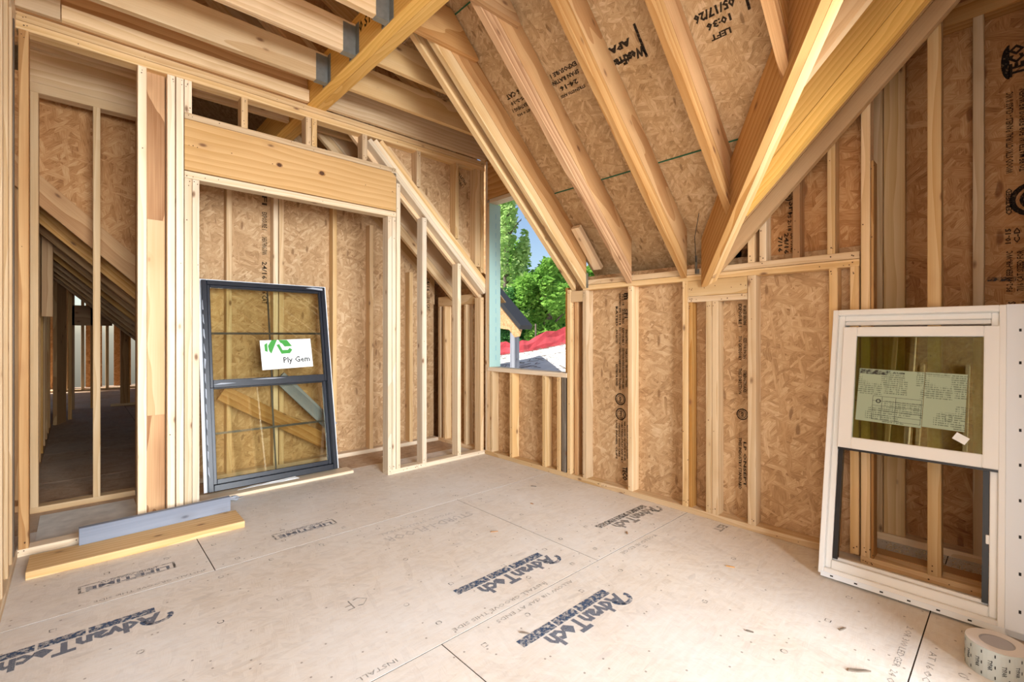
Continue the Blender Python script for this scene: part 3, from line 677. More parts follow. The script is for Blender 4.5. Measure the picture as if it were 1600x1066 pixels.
we = struct('wall_end', (7, -2.5, 0), 'sheathed end wall behind the camera with a wide window opening')
for p_ in ([(-5.8, -.3), (-3.9, -.3), (-3.9, 4.6), (-5.8, 2.8)], [(-1.2, -.3), (0.55, -.3), (0.55, 3.6), (-1.2, 3.6)], [(-3.9, 2.95), (-1.2, 2.95), (-1.2, 3.6), (-3.4, 5.0), (-3.9, 4.7)], [(-3.9, -.3), (-1.2, -.3), (-1.2, .55), (-3.9, .55)]):
    panel('osb_panel', we, (7.0, 0, 0), (0, 1, 0), (0, 0, 1), p_, .011, 'osb')
for y0 in (-3.94, -1.2, -.8, -.4, 0.0): bbox('stud', we, 6.91, 6.998, y0, y0 + T, 0, 2.9, 'pine')
wk = struct('wall_back', (2, -4.6, 0), 'sheathed wall behind the camera with a small opening added for fill light')  # opening added to hold the fill light
for x0, x1, z0, z1 in ((1.3, 3.43, 0, 3.9), (4.97, 5.3, 0, 3.9), (3.43, 4.97, 2.46, 3.9), (3.43, 4.97, 0, .74)): panel('osb_panel', wk, (0, -4.62, 0), (1, 0, 0), (0, 0, 1), rect(x0, z0, x1, z1), .011, 'osb')
for x0 in (1.4, 1.8, 2.2, 2.6, 3.0, 3.39, 4.98): bbox('stud', wk, x0, x0 + T, -4.618, -4.53, 0, 2.8, 'pine')
# ================================================================ CEILING (joists and flush beam)
ce = struct('ceiling', (1.5, -1.6, 2.8), 'open ceiling joists hung from a yellow laminated beam')
ZJ, ZT = 2.80, 2.985
for k in range(2):
    y0 = -1.655 + .068 * k
    bbox('beam_ply', ce, -1.3, 4.2, y0, y0 + .0665, 2.795, 3.035, 'lvl')
JL = []
for x0 in (-0.42, 0.345, 0.765, 1.175, 1.585, 2.0, 2.4, 2.8, 3.2): JL.append(bbox('joist', ce, x0, x0 + .042, -3.15, -1.659, ZJ, ZT, 'pine'))
bbox('joist', ce, -0.075, 0.018, -3.15, -1.659, ZJ + .003, ZT + .02, 'fir'); bbox('ledger_strip', ce, 0.020, 0.052, -2.93, -1.659, ZJ + .001, ZJ + .085, 'pine')
bbox('ledger_strip', ce, 0.020, 0.050, -3.10, -2.935, ZJ + .001, ZJ + .12, 'pine')
for x0 in (0.01, 0.385, 0.79): bbox('joist', ce, x0, x0 + .040, -1.518, -0.02, ZJ, ZT, 'pine')
for x0 in (-0.42, -0.25): bbox('joist', ce, x0, x0 + .040, -1.518, -0.75, ZJ, ZT, 'pine')
def collar(x0, yend):
    z1 = ZT + .03
    poly = [(-1.518, ZJ), (yend, ZJ), (yend - .03, ZJ + .04), (yend - .20, z1), (-1.518, z1)]
    # plane x = x0, thickness +T
    prism('collar_tie', ce, [(a, b) for a, b in poly], frame_mat((x0, 0, 0), (0, 1, 0), yd=(0, 0, 1)), .040, 'fir')
collar(1.226, -1.09); collar(1.634, -1.13); collar(2.044, -1.13)
for o in JL:                                                 # galvanised joist hangers
    m = WM[o.name].translation; x0 = m.x - .021
    if x0 < 0 or x0 > 1.5: continue
    lst = [(x0 - .002, x0 + .044, -1.735, -1.657, ZJ - .003, ZJ - .0005), (x0 - .0025, x0 - .0005, -1.735, -1.657, ZJ, ZJ + .17), (x0 + .0425, x0 + .0445, -1.735, -1.657, ZJ, ZJ + .17),
           (x0 + .043, x0 + .085, -1.660, -1.657, ZJ + .0, ZJ + .18), (x0 - .042, x0 - .001, -1.660, -1.657, ZJ, ZJ + .18)]
    boxes('joist_hanger', o, lst, 'galv')
text([o for o in ce.children if o.name.startswith('beam_ply')][0], '50 SYP', (0.93, -1.6558, 2.945), (1, 0, 0), (0, 0, 1), w=.24, h=.07, bold=.03)

# ================================================================ ROOF (main slope over the room, dormer at the right)
rf = struct('roof', (2, -1.5, 2.5), 'rafters carrying strand board roof sheathing')
MS = .945; mn = math.hypot(1, MS)
mdir = Vector((0, -1 / mn, MS / mn)); mnor = Vector((0, MS / mn, 1 / mn))
def under(y): return 1.495 - MS * y
RD = 0.229
def rafter(x0, y_end=0.012, s_top=None, mats=('pine', 'fir'), t=T, depth=(0.080, 0.149), par=rf, yb=3.3):
    """two stacked members: a furring strip below a rafter; plumb cut at the foot"""
    off = 0.0
    for (nm, d, m_) in (('furring_strip', depth[0], mats[0]), ('rafter', depth[1], mats[1])):
        a = mnor * off; b = mnor * (off + d - .003)
        P0 = Vector((0, 0, under(0)))
        def at(yv, o):        # point on offset line at plumb plane y=yv
            base = P0 + o; s = (base.y - yv) * mn
            return base + mdir * s
        q = [at(y_end, a), at(-yb, a), at(-yb, b), at(y_end, b)]
        prism3(nm, par, [(x0, p.y, p.z) for p in q], mdir, -mnor, t, m_)
        off += d
rafter(1.080, 0.0, mats=('pine', 'fir_stain')); rafter(1.187, -0.004, mats=('pine', 'fir'))
rafter(1.594, -0.012, mats=('fir_stain', 'fir')); rafter(2.003, -0.012, mats=('fir', 'fir'))
# jacks that die into the valley
rafter(2.410, -0.225, mats=('fir', 'fir')); rafter(2.815, -0.655, mats=('fir_stain', 'fir')); rafter(3.22, -1.06); rafter(3.63, -1.45)
for x0 in (-0.12, -0.53, -0.93): rafter(x0, 0.02, mats=('pine', 'pine'), yb=2.2)
board('sister_block', rf, (1.285, 0.07, 1.655), (1.285, -0.20, 1.93), .075, T, (1, 0, 0), 'pine_pale')
# valley rafter
V0 = Vector((2.20, -0.0, 1.462)); vd = Vector((1.0, -1.06, 1.02)).normalized()
vside = Vector((1.06, 1.0, 0)).normalized()
def valley(name, off, width, d0, d1, m_):
    up_ = Vector((0, 0, 1))
    h = Vector((vd.x, vd.y, 0)).normalized(); sl = vd.z / math.hypot(vd.x, vd.y)
    L = 4.2
    poly = [(-0.03, d0 - .03 * sl), (L, d0 + L * sl), (L, d1 + L * sl), (-0.03, d1 - .03 * sl)]
    o_ = V0 + vside * off
    prism3(name, rf, [o_ + h * a + Vector((0, 0, b)) for a, b in poly], vd, (0, 0, 1), width, m_)
valley('valley_rafter', -.02, .038, 0.0, 0.30, 'fir'); valley('valley_rafter', .0195, .038, 0.0, 0.30, 'pine')
# dormer rafters, planes y = const, rising to the right
def drafter(yf, x_start, dz_=0.0, mats=('fir', 'fir'), t=T):
    L = math.hypot(1, DS); nx = Vector((-DS / L, 0, 1 / L)); off = 0
    for nm, d, m_ in (('furring_strip', .080, mats[0]), ('rafter', .149, mats[1])):
        def at(xv, o):
            k = (Vector((2.195, 0, 1.454 + dz_)) + nx * o); return (xv, k.z + DS * (xv - k.x))
        q = [at(x_start, off), at(4.55, off), at(4.55, off + d - .003), at(x_start, off + d - .003)]
        prism3(nm, rf, [(x_, yf + t, z_) for x_, z_ in q], (1 / L, 0, DS / L), nx, t, m_)
        off += d
drafter(-0.05, 2.225, mats=('header', 'header')); drafter(-0.305, 2.50, mats=('lvl', 'lvl'), t=.05); drafter(-0.70, 2.86, mats=('header', 'header')); drafter(-1.1, 3.25)
# sheathing: main slope
DK = 1.495 + (RD + .001) * mn
def deck_frame(): return frame_mat((0, 0, DK), (1, 0, 0), yd=(0, -1 / mn, MS / mn))
def vx(yv): return 2.195 + (.025 - yv) / 1.106 + .004       # valley line in plan
rows = [0.36, -0.365, -1.262, -2.159, -3.4]
def deck(x0, x1, ya, yb, clip=False):
    poly = [(x0 + .001, ya - .001), (x1 - .001, ya - .001), (x1 - .001, yb + .001), (x0 + .001, yb + .001)]     # in plan
    if clip: poly = clip_poly(poly, lambda p: vx(min(p[1], 0)) - p[0]) if yb < 0 and ya <= 0 else clip_poly(poly, lambda p: vx(p[1]) - p[0])
    if len(poly) < 3: return None
    return prism('deck_panel', rf, [(x, -y * mn) for x, y in poly], deck_frame(), -0.011, 'osb_roof')
dks = {}
for i, (ya, yb) in enumerate(zip(rows, rows[1:])):
    x_split = (1.15, 1.63, 4.07, 7.1) if i % 2 == 0 else (1.15, 2.85, 5.3, 7.1)
    for a, b in zip(x_split, x_split[1:]):
        if a < vx(yb) - .02: dks[(i, a)] = deck(a, b, ya, yb, clip=True)
    if i < 3:
        for a, b in ((-2.45, -0.10), (-4.9, -2.45)): deck(a, b, ya, yb)
for yv in (-0.365, -1.262):                                   # green painted sheet edges and clips
    xe = vx(yv)
    board('edge_strip', rf, (1.15, yv, DK - MS * yv - .0035), (xe, yv, DK - MS * yv - .0035), .008, .003, mdir, 'green_edge', ch=.0003)
    for xx in (1.42, 1.83, 2.24):
        if xx < xe: boxes('panel_clip', rf, [(-.012, .012, -.02, .02, -.006, -.002)], 'green_edge', frame_mat((xx, yv, DK - MS * yv), (1, 0, 0), yd=mdir))
# printed stamps on the sheathing (read upside down from the room)
tu = Vector((0, 1 / mn, -MS / mn))
def dtext(s, x, yv, w, h, bold=.045):
    i = 0 if yv > -.365 else 1
    key = [k for k in dks if k[0] == i and k[1] <= x]; pn = dks[sorted(key)[-1]]
    text(pn, s, (x, yv, DK - MS * yv - .0012), (-1, 0, 0), tu, w=w, h=h, bold=bold)
dtext('05/17/26', 2.565, -.808, .18, .042); dtext('10:36', 2.57, -.770, .11, .034); dtext('LEFT', 2.565, -.733, .09, .026)
dtext('WestFraser', 2.10, -.797, .24, .050, .06); dtext('APA', 2.10, -.846, .13, .035, .06)
flat(dks[sorted(k for k in dks if k[0] == 1)[0]], [rect(-.007, -.09, .007, .075)], frame_mat((2.212, -.825, DK + MS * .825 - .0012), (-1, 0, 0), yd=tu), 'ink', 'stamp_bar')
dtext('EXPOSURE 1', 1.74, -.868, .19, .026); dtext('SPAN RATING', 1.72, -.838, .22, .024); dtext('24-16', 1.73, -.806, .13, .028); dtext('STRENGTH AXIS', 1.735, -.776, .18, .018)
dtext('16 CAT', 1.345, -.878, .13, .034); dtext('PS-2-10', 1.35, -.845, .13, .024); dtext('SHEATHING 1', 1.35, -.815, .16, .024); dtext('UNIT 0 302', 1.36, -.787, .15, .018)
dtext('7/16', 2.80, -.80, .10, .03); dtext('CAT', 2.79, -.765, .07, .025)
flat(dks[sorted(k for k in dks if k[0] == 1)[-1]] if len([k for k in dks if k[0] == 1]) < 2 else dks[sorted(k for k in dks if k[0] == 1)[0]], [rect(-.006, -.06, .006, .05)], frame_mat((2.70, -.80, DK + MS * .80 - .0012), (-1, 0, 0), yd=tu), 'ink', 'stamp_bar')
for x, yv in ((1.36, -.17), (1.84, -.09), (2.30, -.22)):
    boxes('paper_tab', rf, [(-.025, .025, -.045, .045, -.004, -.001)], 'paper' if x < 1.5 else 'pine_pale', frame_mat((x, yv, DK - MS * yv), (1, 0, 0), yd=mdir))
# sheathing: dormer slope
dL = math.hypot(1, DS); dnx = Vector((-DS / dL, 0, 1 / dL))
k0 = Vector((2.195, 0, 1.454)) + dnx * (RD + .002)
def dz_at(x): return k0.z + DS * (x - k0.x)
def dormer_panel(ya, yb):
    # plan quad between valley and x=4.6
    xa, xb = vx(ya), vx(yb)
    m = frame_mat((0, 0, dz_at(0)), (1 / dL, 0, DS / dL), yd=(0, 1, 0))
    poly = [(xa * dL, ya), (4.6 * dL, ya), (4.6 * dL, yb), (xb * dL, yb)]
    prism('deck_panel', rf, poly, m, .011, 'osb_roof')
dormer_panel(0.50, -0.60); dormer_panel(-0.602, -1.80)
# hurricane ties
def tie(x, y, z, a): boxes('rafter_tie', rf, [(-.0012, .0012, -.014, .014, -.055, .055), (-.0012, .016, -.012, .012, -.058, -.03)], 'galv', Matrix.Translation((x, y, z)) @ Matrix.Rotation(a, 4, 'Z'))
tie(2.165, -.003, 1.545, PI / 2); tie(1.23, -.004, 1.56, PI / 2); tie(2.10, -.01, 1.585, .9)
rod('strap_wire', rf, [(2.10, -.012, 1.60), (2.135, -.10, 1.74), (2.20, -.18, 1.86)], .0022, 'black_track', 6)
# shed roof over the window bay
for x0 in (-0.05, 0.43, 0.84):
    q = [(0.30, 2.66 + .0), (-2.55, 2.82 + .53 * 2.55), (-2.55, 2.97 + .53 * 2.55), (0.30, 2.81)]
    prism3('rafter', rf, [(x0, a, b) for a, b in q], (0, -1, .53), (0, -.53, -1), T, 'pine')
for ya, yb in ((0.30, -0.95), (-0.952, -2.60)):
    prism('deck_panel', rf, rect(-0.12, -ya * 1.132, 1.14, -yb * 1.132), frame_mat((0, 0, 2.975), (1, 0, 0), yd=(0, -1, .53)), -.011, 'osb_roof')
panel('cheek_panel', rf, (1.142, 0, 0), (0, 1, 0), (0, 0, 1), [(0.09, 1.72), (0.09, 2.93), (-2.60, 4.36), (-2.60, 4.26)], .011, 'osb_roof')
# back slope and far part of the roof, closing the attic
prism('deck_panel', rf, rect(-10.5, 0, 7.1, 5.6), frame_mat((0, -3.4, DK + MS * 3.4), (1, 0, 0), yd=(0, -1, -MS)), -.011, 'osb_roof')
deck(-10.5, -4.9, 0.36, -3.4); deck(-4.9, 1.15, -2.16, -3.4)
for yy in (-3.3,): bbox('ridge_board', rf, -6, 6, yy - .02, yy + .02, under(-3.3) - .05, under(-3.3) + .22, 'fir')
# attic framing glimpsed between the joists
for x0 in (-0.9, -0.1, 0.7):
    board('attic_brace', rf, (x0, -3.0, 3.0), (x0, -2.0, 3.9), .089, T, (0, .7, .7), 'fir'); board('attic_brace', rf, (x0 + .3, -1.75, 3.05), (x0 + .3, -2.6, 3.85), .089, T, (0, .7, .7), 'fir')

# ================================================================ HALL seen through the first opening
wh = struct('wall_hall', (-4, -3, 0), 'dim framed passage beyond the first opening')
HS = 0.97
def hz(y, off=0.0): return 1.99 - HS * (y + 3.058) + off
# strand board gable and sloping ledger
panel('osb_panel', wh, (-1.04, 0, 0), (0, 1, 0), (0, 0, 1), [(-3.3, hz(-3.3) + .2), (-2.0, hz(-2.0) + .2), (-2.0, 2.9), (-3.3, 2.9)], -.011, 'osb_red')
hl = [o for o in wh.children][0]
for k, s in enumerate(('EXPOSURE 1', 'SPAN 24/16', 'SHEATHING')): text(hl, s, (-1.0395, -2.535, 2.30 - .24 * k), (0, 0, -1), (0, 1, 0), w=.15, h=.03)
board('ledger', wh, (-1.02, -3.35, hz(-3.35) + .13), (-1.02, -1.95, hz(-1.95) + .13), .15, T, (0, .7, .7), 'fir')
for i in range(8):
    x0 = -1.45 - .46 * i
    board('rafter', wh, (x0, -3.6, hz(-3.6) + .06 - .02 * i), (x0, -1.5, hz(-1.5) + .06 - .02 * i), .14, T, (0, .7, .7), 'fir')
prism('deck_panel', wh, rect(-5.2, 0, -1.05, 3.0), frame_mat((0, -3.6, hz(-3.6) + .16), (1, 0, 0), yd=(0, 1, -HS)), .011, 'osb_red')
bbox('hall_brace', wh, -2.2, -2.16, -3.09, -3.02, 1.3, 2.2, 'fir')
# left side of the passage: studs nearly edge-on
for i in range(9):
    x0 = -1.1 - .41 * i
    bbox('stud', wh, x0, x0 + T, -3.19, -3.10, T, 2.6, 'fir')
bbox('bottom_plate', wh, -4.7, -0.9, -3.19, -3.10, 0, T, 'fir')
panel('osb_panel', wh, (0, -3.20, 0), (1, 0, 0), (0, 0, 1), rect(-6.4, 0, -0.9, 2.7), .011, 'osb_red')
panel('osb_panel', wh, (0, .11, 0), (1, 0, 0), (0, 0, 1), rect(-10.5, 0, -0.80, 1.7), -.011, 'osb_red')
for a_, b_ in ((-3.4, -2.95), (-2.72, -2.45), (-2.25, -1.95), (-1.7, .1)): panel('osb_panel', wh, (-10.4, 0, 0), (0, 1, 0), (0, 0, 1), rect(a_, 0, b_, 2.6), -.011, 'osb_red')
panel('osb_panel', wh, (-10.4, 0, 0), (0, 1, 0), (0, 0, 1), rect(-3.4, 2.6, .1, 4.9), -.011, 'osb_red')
# partition stub and header in front of the far room
board('partition_board', wh, (-4.95, -3.03, 0.0), (-4.95, -3.03, 1.86), .26, .04, (-.64, .22, 0), 'fir'); bbox('partition_stud', wh, -5.33, -5.24, -2.955, -2.915, 0, 1.75, 'fir')
bbox('header', wh, -6.45, -6.36, -2.92, -2.45, 1.29, 1.60, 'fir')
for y0, w_ in ((-2.93, .04), (-2.71, .05), (-2.35, .10), (-2.26, .03), (-2.13, .05), (-1.9, .05)): bbox('stud', wh, -6.45, -6.36, y0, y0 + w_, T if y0 > -2.5 else 0, 2.2, 'fir')
bbox('bottom_plate', wh, -6.45, -6.36, -2.47, -1.2, 0, T, 'pine')
for y0 in (-3.05, -2.80, -2.62, -2.42, -2.1, -1.8): bbox('stud', wh, -9.6, -9.5, y0, y0 + .05, 0, 2.4, 'pine')
bbox('bottom_plate', wh, -9.6, -9.5, -3.3, -1.0, 0, T, 'pine')

# ================================================================ BLACK WINDOW leaning in the closet opening
def lean_frame(x, y, z0, yaw, le):
    d = Vector((math.cos(yaw), math.sin(yaw), 0)); n = Vector((-math.sin(yaw), math.cos(yaw), 0))
    up_ = Vector((0, 0, 1)) * math.cos(le) + n * math.sin(le)
    return frame_mat((x, y, z0), d, zd=up_)         # local x right, y away, z up
bf = lean_frame(-0.345, -2.20, 0.042, 1.5494, 0.1986)
bw = empty('window_unit', mat=bf); tag(bw, 'black framed double-hung window leaning in the closet opening', 'window')
W_, H_ = 0.907, 1.543
fw = .035
boxes('frame', bw, [(0, fw, 0, .075, 0, H_), (W_ - fw, W_, 0, .075, 0, H_), (fw, W_ - fw, 0, .075, 0, fw + .01), (fw, W_ - fw, 0, .075, H_ - fw, H_)], 'black_vinyl', bf, .003)
boxes('nail_fin', bw, [(-.02, 0, .045, .047, 0, H_ + .018), (W_ - .001, W_ + .022, .045, .047, 0, H_ + .018), (0, W_, .045, .047, H_, H_ + .018)], 'white_fin', bf)
def sash(name, z0, z1, y0, y1, rail, br, glassmat, xm=fw, mv=.43):
    s = boxes(name, bw, [(xm, xm + rail, y0, y1, z0, z1), (W_ - xm - rail, W_ - xm, y0, y1, z0, z1), (xm + rail, W_ - xm - rail, y0, y1, z0, z0 + br), (xm + rail, W_ - xm - rail, y0, y1, z1 - rail, z1)], 'black_vinyl', bf, .0025)
    ga, gb, gz0, gz1 = xm + rail - .002, W_ - xm - rail + .002, z0 + br - .002, z1 - rail + .002; ym = (y0 + y1) / 2
    boxes('glass_pane', s, [(ga, gb, ym - .002, ym + .002, gz0, gz1)], glassmat, bf)
    cz = (gz0 + gz1) / 2; cx = (ga + gb) / 2
    boxes('muntin', s, [(ga, gb, ym + .003, ym + .008, cz - .008, cz + .008)], 'black_track', bf); boxes('muntin', s, [(cx - .006, cx + .006, ym + .003, ym + .008, gz0, gz1)], 'black_track', bf)
    return s, ym
us, uy = sash('upper_sash', .73, H_ - fw, .008, .036, .020, .058, 'glass_clear')
ls, ly = sash('lower_sash', fw + .01, .75, .040, .068, .026, .034, 'glass_clear')
# scuffed protective film along the edges
flat(bw, [[(.002, .1 + .11 * i + random.uniform(0, .03)), (.006 + random.uniform(0, .008), .1 + .11 * i), (.004 + random.uniform(0, .01), .17 + .11 * i), (.002, .18 + .11 * i)] for i in range(12)]
     + [[(.05, .75), (.08 + .05, .752), (.20, .757), (.10, .762)], [(.3, .775), (.45, .772), (.55, .776), (.42, .780)], [(W_ - .16, H_ - .018), (W_ - .02, H_ - .03), (W_ - .02, H_ - .012), (W_ - .1, H_ - .008)]],
     bf @ frame_mat((0, -.0008, 0), (1, 0, 0), yd=(0, 0, 1)), 'scuff', 'scuff_mark')['kind'] = 'stuff'
# sticker
sf = bf @ frame_mat((.385, uy - .004, .845), (1, 0, .035), yd=(0, 0, 1))
st = prism('sticker', us, rect(0, 0, .385, .235), sf, .0006, 'paper', label='white sticker with green triangular logo')
lf = sf @ Matrix.Translation((0, 0, .0012))
flat(st, [[(.085, .235), (.125, .235), (.075, .125), (.06, .15), (.055, .19)], [(.135, .235), (.200, .232), (.235, .180), (.215, .178), (.178, .178), (.160, .205), (.150, .208)],
          [(.118, .195), (.150, .120), (.215, .122), (.235, .150), (.215, .165), (.200, .150), (.160, .150), (.14, .20)], [(.030, .20), (.052, .215), (.050, .14), (.030, .15)]], lf, 'green_logo', 'logo')
text(st, 'Ply Gem', sf @ Vector((.262, .062, .0012)), sf.to_3x3() @ Vector((1, 0, 0)), sf.to_3x3() @ Vector((0, 1, 0)), w=.205, h=.062, mat='ink_print', bold=.018)
# loose boards behind the glass
o = board('plank', None, (-0.665, -2.06, 0.70), (-0.675, -1.17, 0.145), .12, T, (0, .45, .8), 'fir'); tag(o, 'orange board slanting behind the lower panes of the black window', 'plank')
o = board('plank', None, (-0.620, -1.66, 0.80), (-0.632, -1.22, 0.33), .10, .03, (0, .6, .6), 'weathered'); tag(o, 'pale grey board slanting behind the right panes of the black window', 'plank')
# board that carries the window
pl = bbox('support_plank', None, -0.40, -0.262, -2.300, -1.19, 0.0, 0.022, 'pine_pale'); tag(pl, 'pale board lying flat under the black window', 'board')
# crumpled plastic strip at its foot
def crumple(name, poly, z, amp, mat, label, cat):
    n = len(poly); cx, cy = sum(p[0] for p in poly) / n, sum(p[1] for p in poly) / n
    rings = [[(cx + (x - cx) * k, cy + (y - cy) * k, z + .004 + random.uniform(0, amp)) for x, y in poly] for k in (1.0, .66, .33)]
    vs_ = [v for r in rings for v in r] + [(cx, cy, z + amp)]
    fs = [(r * n + i, r * n + (i + 1) % n, (r + 1) * n + (i + 1) % n, (r + 1) * n + i) for r in range(2) for i in range(n)] + [(2 * n + i, 2 * n + (i + 1) % n, 3 * n) for i in range(n)]
    me = new_mesh(name, vs_, fs, mat)
    o = bpy.data.objects.new(name, me); link(o)
    md = o.modifiers.new('thick', 'SOLIDIFY'); md.thickness = .002
    return tag(o, label, cat)
crumple('plastic_scrap', [(-.235, -2.15), (-.19, -2.16), (-.16, -2.11), (-.13, -2.06), (-.165, -2.02), (-.20, -2.05), (-.24, -2.08)], 0, .03, 'scuff', 'crumpled white plastic scrap below the black window corner', 'scrap')
crumple('film_strip', [(-.262, -2.04), (-.245, -1.9), (-.25, -1.75), (-.262, -1.62), (-.30, -1.64), (-.29, -1.8), (-.285, -1.95)], .040, .012, 'paper', 'torn white film strip along the foot of the black window', 'scrap')

# ================================================================ WHITE WINDOW leaning on the far wall
wm = lean_frame(2.836, -0.303, 0.020, -0.0067, 0.2132)
ww = empty('window_unit', mat=wm); tag(ww, 'white single-hung window leaning on the far wall, lower half open', 'window')
A_, B_ = 0.612, 1.276
fdep = .085
boxes('frame', ww, [(0, .022, 0, fdep, .0, B_), (A_ - .022, A_, 0, fdep, 0, B_), (.022, A_ - .022, 0, fdep, B_ - .026, B_), (.022, A_ - .022, 0, fdep, 0, .030),
                    (.022, .046, .028, fdep, .03, B_ - .026), (A_ - .046, A_ - .022, .028, fdep, .03, B_ - .026), (.046, A_ - .046, .03, fdep, B_ - .052, B_ - .026), (.046, A_ - .046, .042, fdep, B_ - .072, B_ - .052)], 'white_vinyl', wm, .0025)
boxes('sill', ww, [(.046, A_ - .046, .022, fdep, .028, .068), (.046, A_ - .046, .05, fdep, .066, .082)], 'white_vinyl', wm, .003)
fn = boxes('nail_fin', ww, [(.012, A_ + .05, -.002, .0, -.010, .012), (A_ - .001, A_ + .052, -.002, .0, -.010, B_), (A_, A_ + .006, 0, .03, 0, B_)], 'white_fin', wm)
hp = [rect(A_ + .034, .08 + .135 * i, A_ + .041, .092 + .135 * i) for i in range(9)] + [rect(.05 + .092 * i, -.002, .062 + .092 * i, .004) for i in range(6)]
for r_ in hp: flat(fn, [r_], wm @ frame_mat((0, -.0026, 0), (1, 0, 0), yd=(0, 0, 1)), 'ink_print', 'nail_slot')
boxes('balance_track', ww, [(.048, .066, .035, .065, .075, .60)], 'black_track', wm); boxes('balance_track', ww, [(A_ - .066, A_ - .048, .035, .065, .075, .60)], 'black_track', wm)
boxes('track_clip', ww, [(A_ - .056, A_ - .046, .028, .04, .30, .335)], 'white_vinyl', wm, .002)
z0, z1 = .595, 1.188; ry = (.004, .034)
ws = boxes('raised_sash', ww, [(.047, .103, *ry, z0, z1), (A_ - .069 + .002, A_ - .018, *ry, z0, z1), (.103, A_ - .067, *ry, z0, z0 + .054), (.103, A_ - .067, *ry, z1 - .046, z1)], 'white_vinyl', wm, .003)
boxes('weather_strip', ws, [(.05, A_ - .02, .008, .030, z0 - .010, z0 - .0005)], 'black_track', wm)
boxes('glass_pane', ws, [(.102, A_ - .066, .017, .021, z0 + .053, z1 - .045)], 'glass_green', wm)
def sheet(x0, x1, za, zb, name):
    t = NT('printed_sheet'); tc = t.n('TexCoord')
    sp = t.n('SeparateXYZ', ins={0: tc.outputs['Object']})
    rows_ = t.math('GREATER_THAN', t.math('FRACT', t.math('MULTIPLY', sp.outputs[1], 105.0)), 0.52)
    nz = t.n('TexNoise', noise_dimensions='2D', ins={'Vector': t.vmul(tc.outputs['Object'], (230, 30, 1)), 'Scale': 1.0, 'Detail': 2.0})
    blk = t.n('TexVoronoi', feature='F1', distance='CHEBYCHEV', voronoi_dimensions='2D', ins={'Vector': t.vmul(tc.outputs['Object'], (11, 15, 1)), 'Scale': 1.0})
    bs = t.n('SeparateColor', ins={0: blk.outputs['Color']})
    f = t.math('MULTIPLY', rows_, t.math('GREATER_THAN', nz.outputs['Fac'], 0.46))
    f = t.math('MULTIPLY', f, t.math('MULTIPLY', t.math('GREATER_THAN', bs.outputs[0], 0.3), t.math('LESS_THAN', blk.outputs['Distance'], 0.47)))
    t.bsdf(t.mix(t.math('MULTIPLY', f, .7), (.36, .43, .30), (.06, .08, .05)), .6)
    M[name] = t.m
    fr = wm @ frame_mat((x0, .0165, za), (1, 0, -.03), yd=(0, 0, 1))
    return prism('instruction_sheet', ws, rect(0, 0, x1 - x0, zb - za), fr, .0006, name), fr
s1, f1 = sheet(.112, .352, .735, .985, 'sheet_print_a'); s2, f2 = sheet(.354, .490, .735, .980, 'sheet_print_b')
def on_sheet(fr, x, y): return fr @ Vector((x, y, .0012))
ax, ay = f1.to_3x3() @ Vector((1, 0, 0)), f1.to_3x3() @ Vector((0, 1, 0))
flat(s1, [[(.004, .225), (.105, .225), (.120, .246), (.004, .246)]], f1 @ Matrix.Translation((0, 0, .0011)), 'ink_grey', 'title_bar')
text(s1, 'PLY GEM', on_sheet(f1, .15, .238), ax, ay, w=.04, h=.008, mat='ink_print', bold=.03)
e = .0014
tb = [rect(.06, .012 + .022 * k, .236, .012 + .022 * k + e) for k in range(6)] + [rect(x, .012, x + e, .122) for x in (.06, .095, .145, .235)]
flat(s1, tb, f1 @ Matrix.Translation((0, 0, .0011)), 'ink_print', 'table_print')
flat(s1, ring_poly(.082, .10, .010, .004, 12), f1 @ Matrix.Translation((0, 0, .0011)), 'ink_print', 'emblem_print')
flat(s2, ring_poly(.085, .05, .016, .0016, 4, PI / 4, PI / 4 + 2 * PI), f2 @ Matrix.Translation((0, 0, .0011)), 'ink_print', 'diagram_print')
prism('label_tag', ws, rect(0, 0, .045, .032), wm @ frame_mat((.452, .0165, .700), (.8, 0, -.45), yd=(.45, 0, .8)), .0005, 'paper')

# ================================================================ TAPE ROLL
tp = empty('tape_roll', (3.432, -0.585, 0)); tag(tp, 'roll of grey flashing tape standing on the floor by the white window', 'tape roll')
def lathe(name, parent, prof, c, mats, midx, n=48):
    vs_, fs, mi = [], [], []
    for k in range(n):
        a = 2 * PI * k / n
        vs_ += [(c[0] + r * math.cos(a), c[1] + r * math.sin(a), c[2] + z) for r, z in prof]
    m = len(prof)
    for k in range(n):
        for j in range(m - 1):
            fs.append((k * m + j, ((k + 1) % n) * m + j, ((k + 1) % n) * m + j + 1, k * m + j + 1)); mi.append(midx[j])
    me = new_mesh(name, vs_, fs, mats, mi)
    bm = bmesh.new(); bm.from_mesh(me); bmesh.ops.recalc_face_normals(bm, faces=bm.faces); bm.to_mesh(me); bm.free()
    return link(bpy.data.objects.new(name, me), parent)
TR, TI, TH = 0.079, 0.040, 0.098
body = lathe('tape_body', tp, [(TI + .004, .0), (TR - .001, 0), (TR, .001), (TR, TH - .001), (TR - .001, TH), (TI + .004, TH)], (3.432, -.585, 0), ['tape_side', 'tape_face'], [1, 0, 0, 0, 1])
lathe('cardboard_core', tp, [(TI, 0.0), (TI + .0038, 0), (TI + .0038, TH - .001), (TI, TH - .001), (TI, 0)], (3.432, -.585, 0), ['tape_core'], [0, 0, 0, 0])
lathe('core_floor', tp, [(.001, .0965), (TI - .0005, .0965), (TI - .0005, .0945), (.001, .0945)], (3.432, -.585, 0), ['tape_core'], [0, 0, 0])
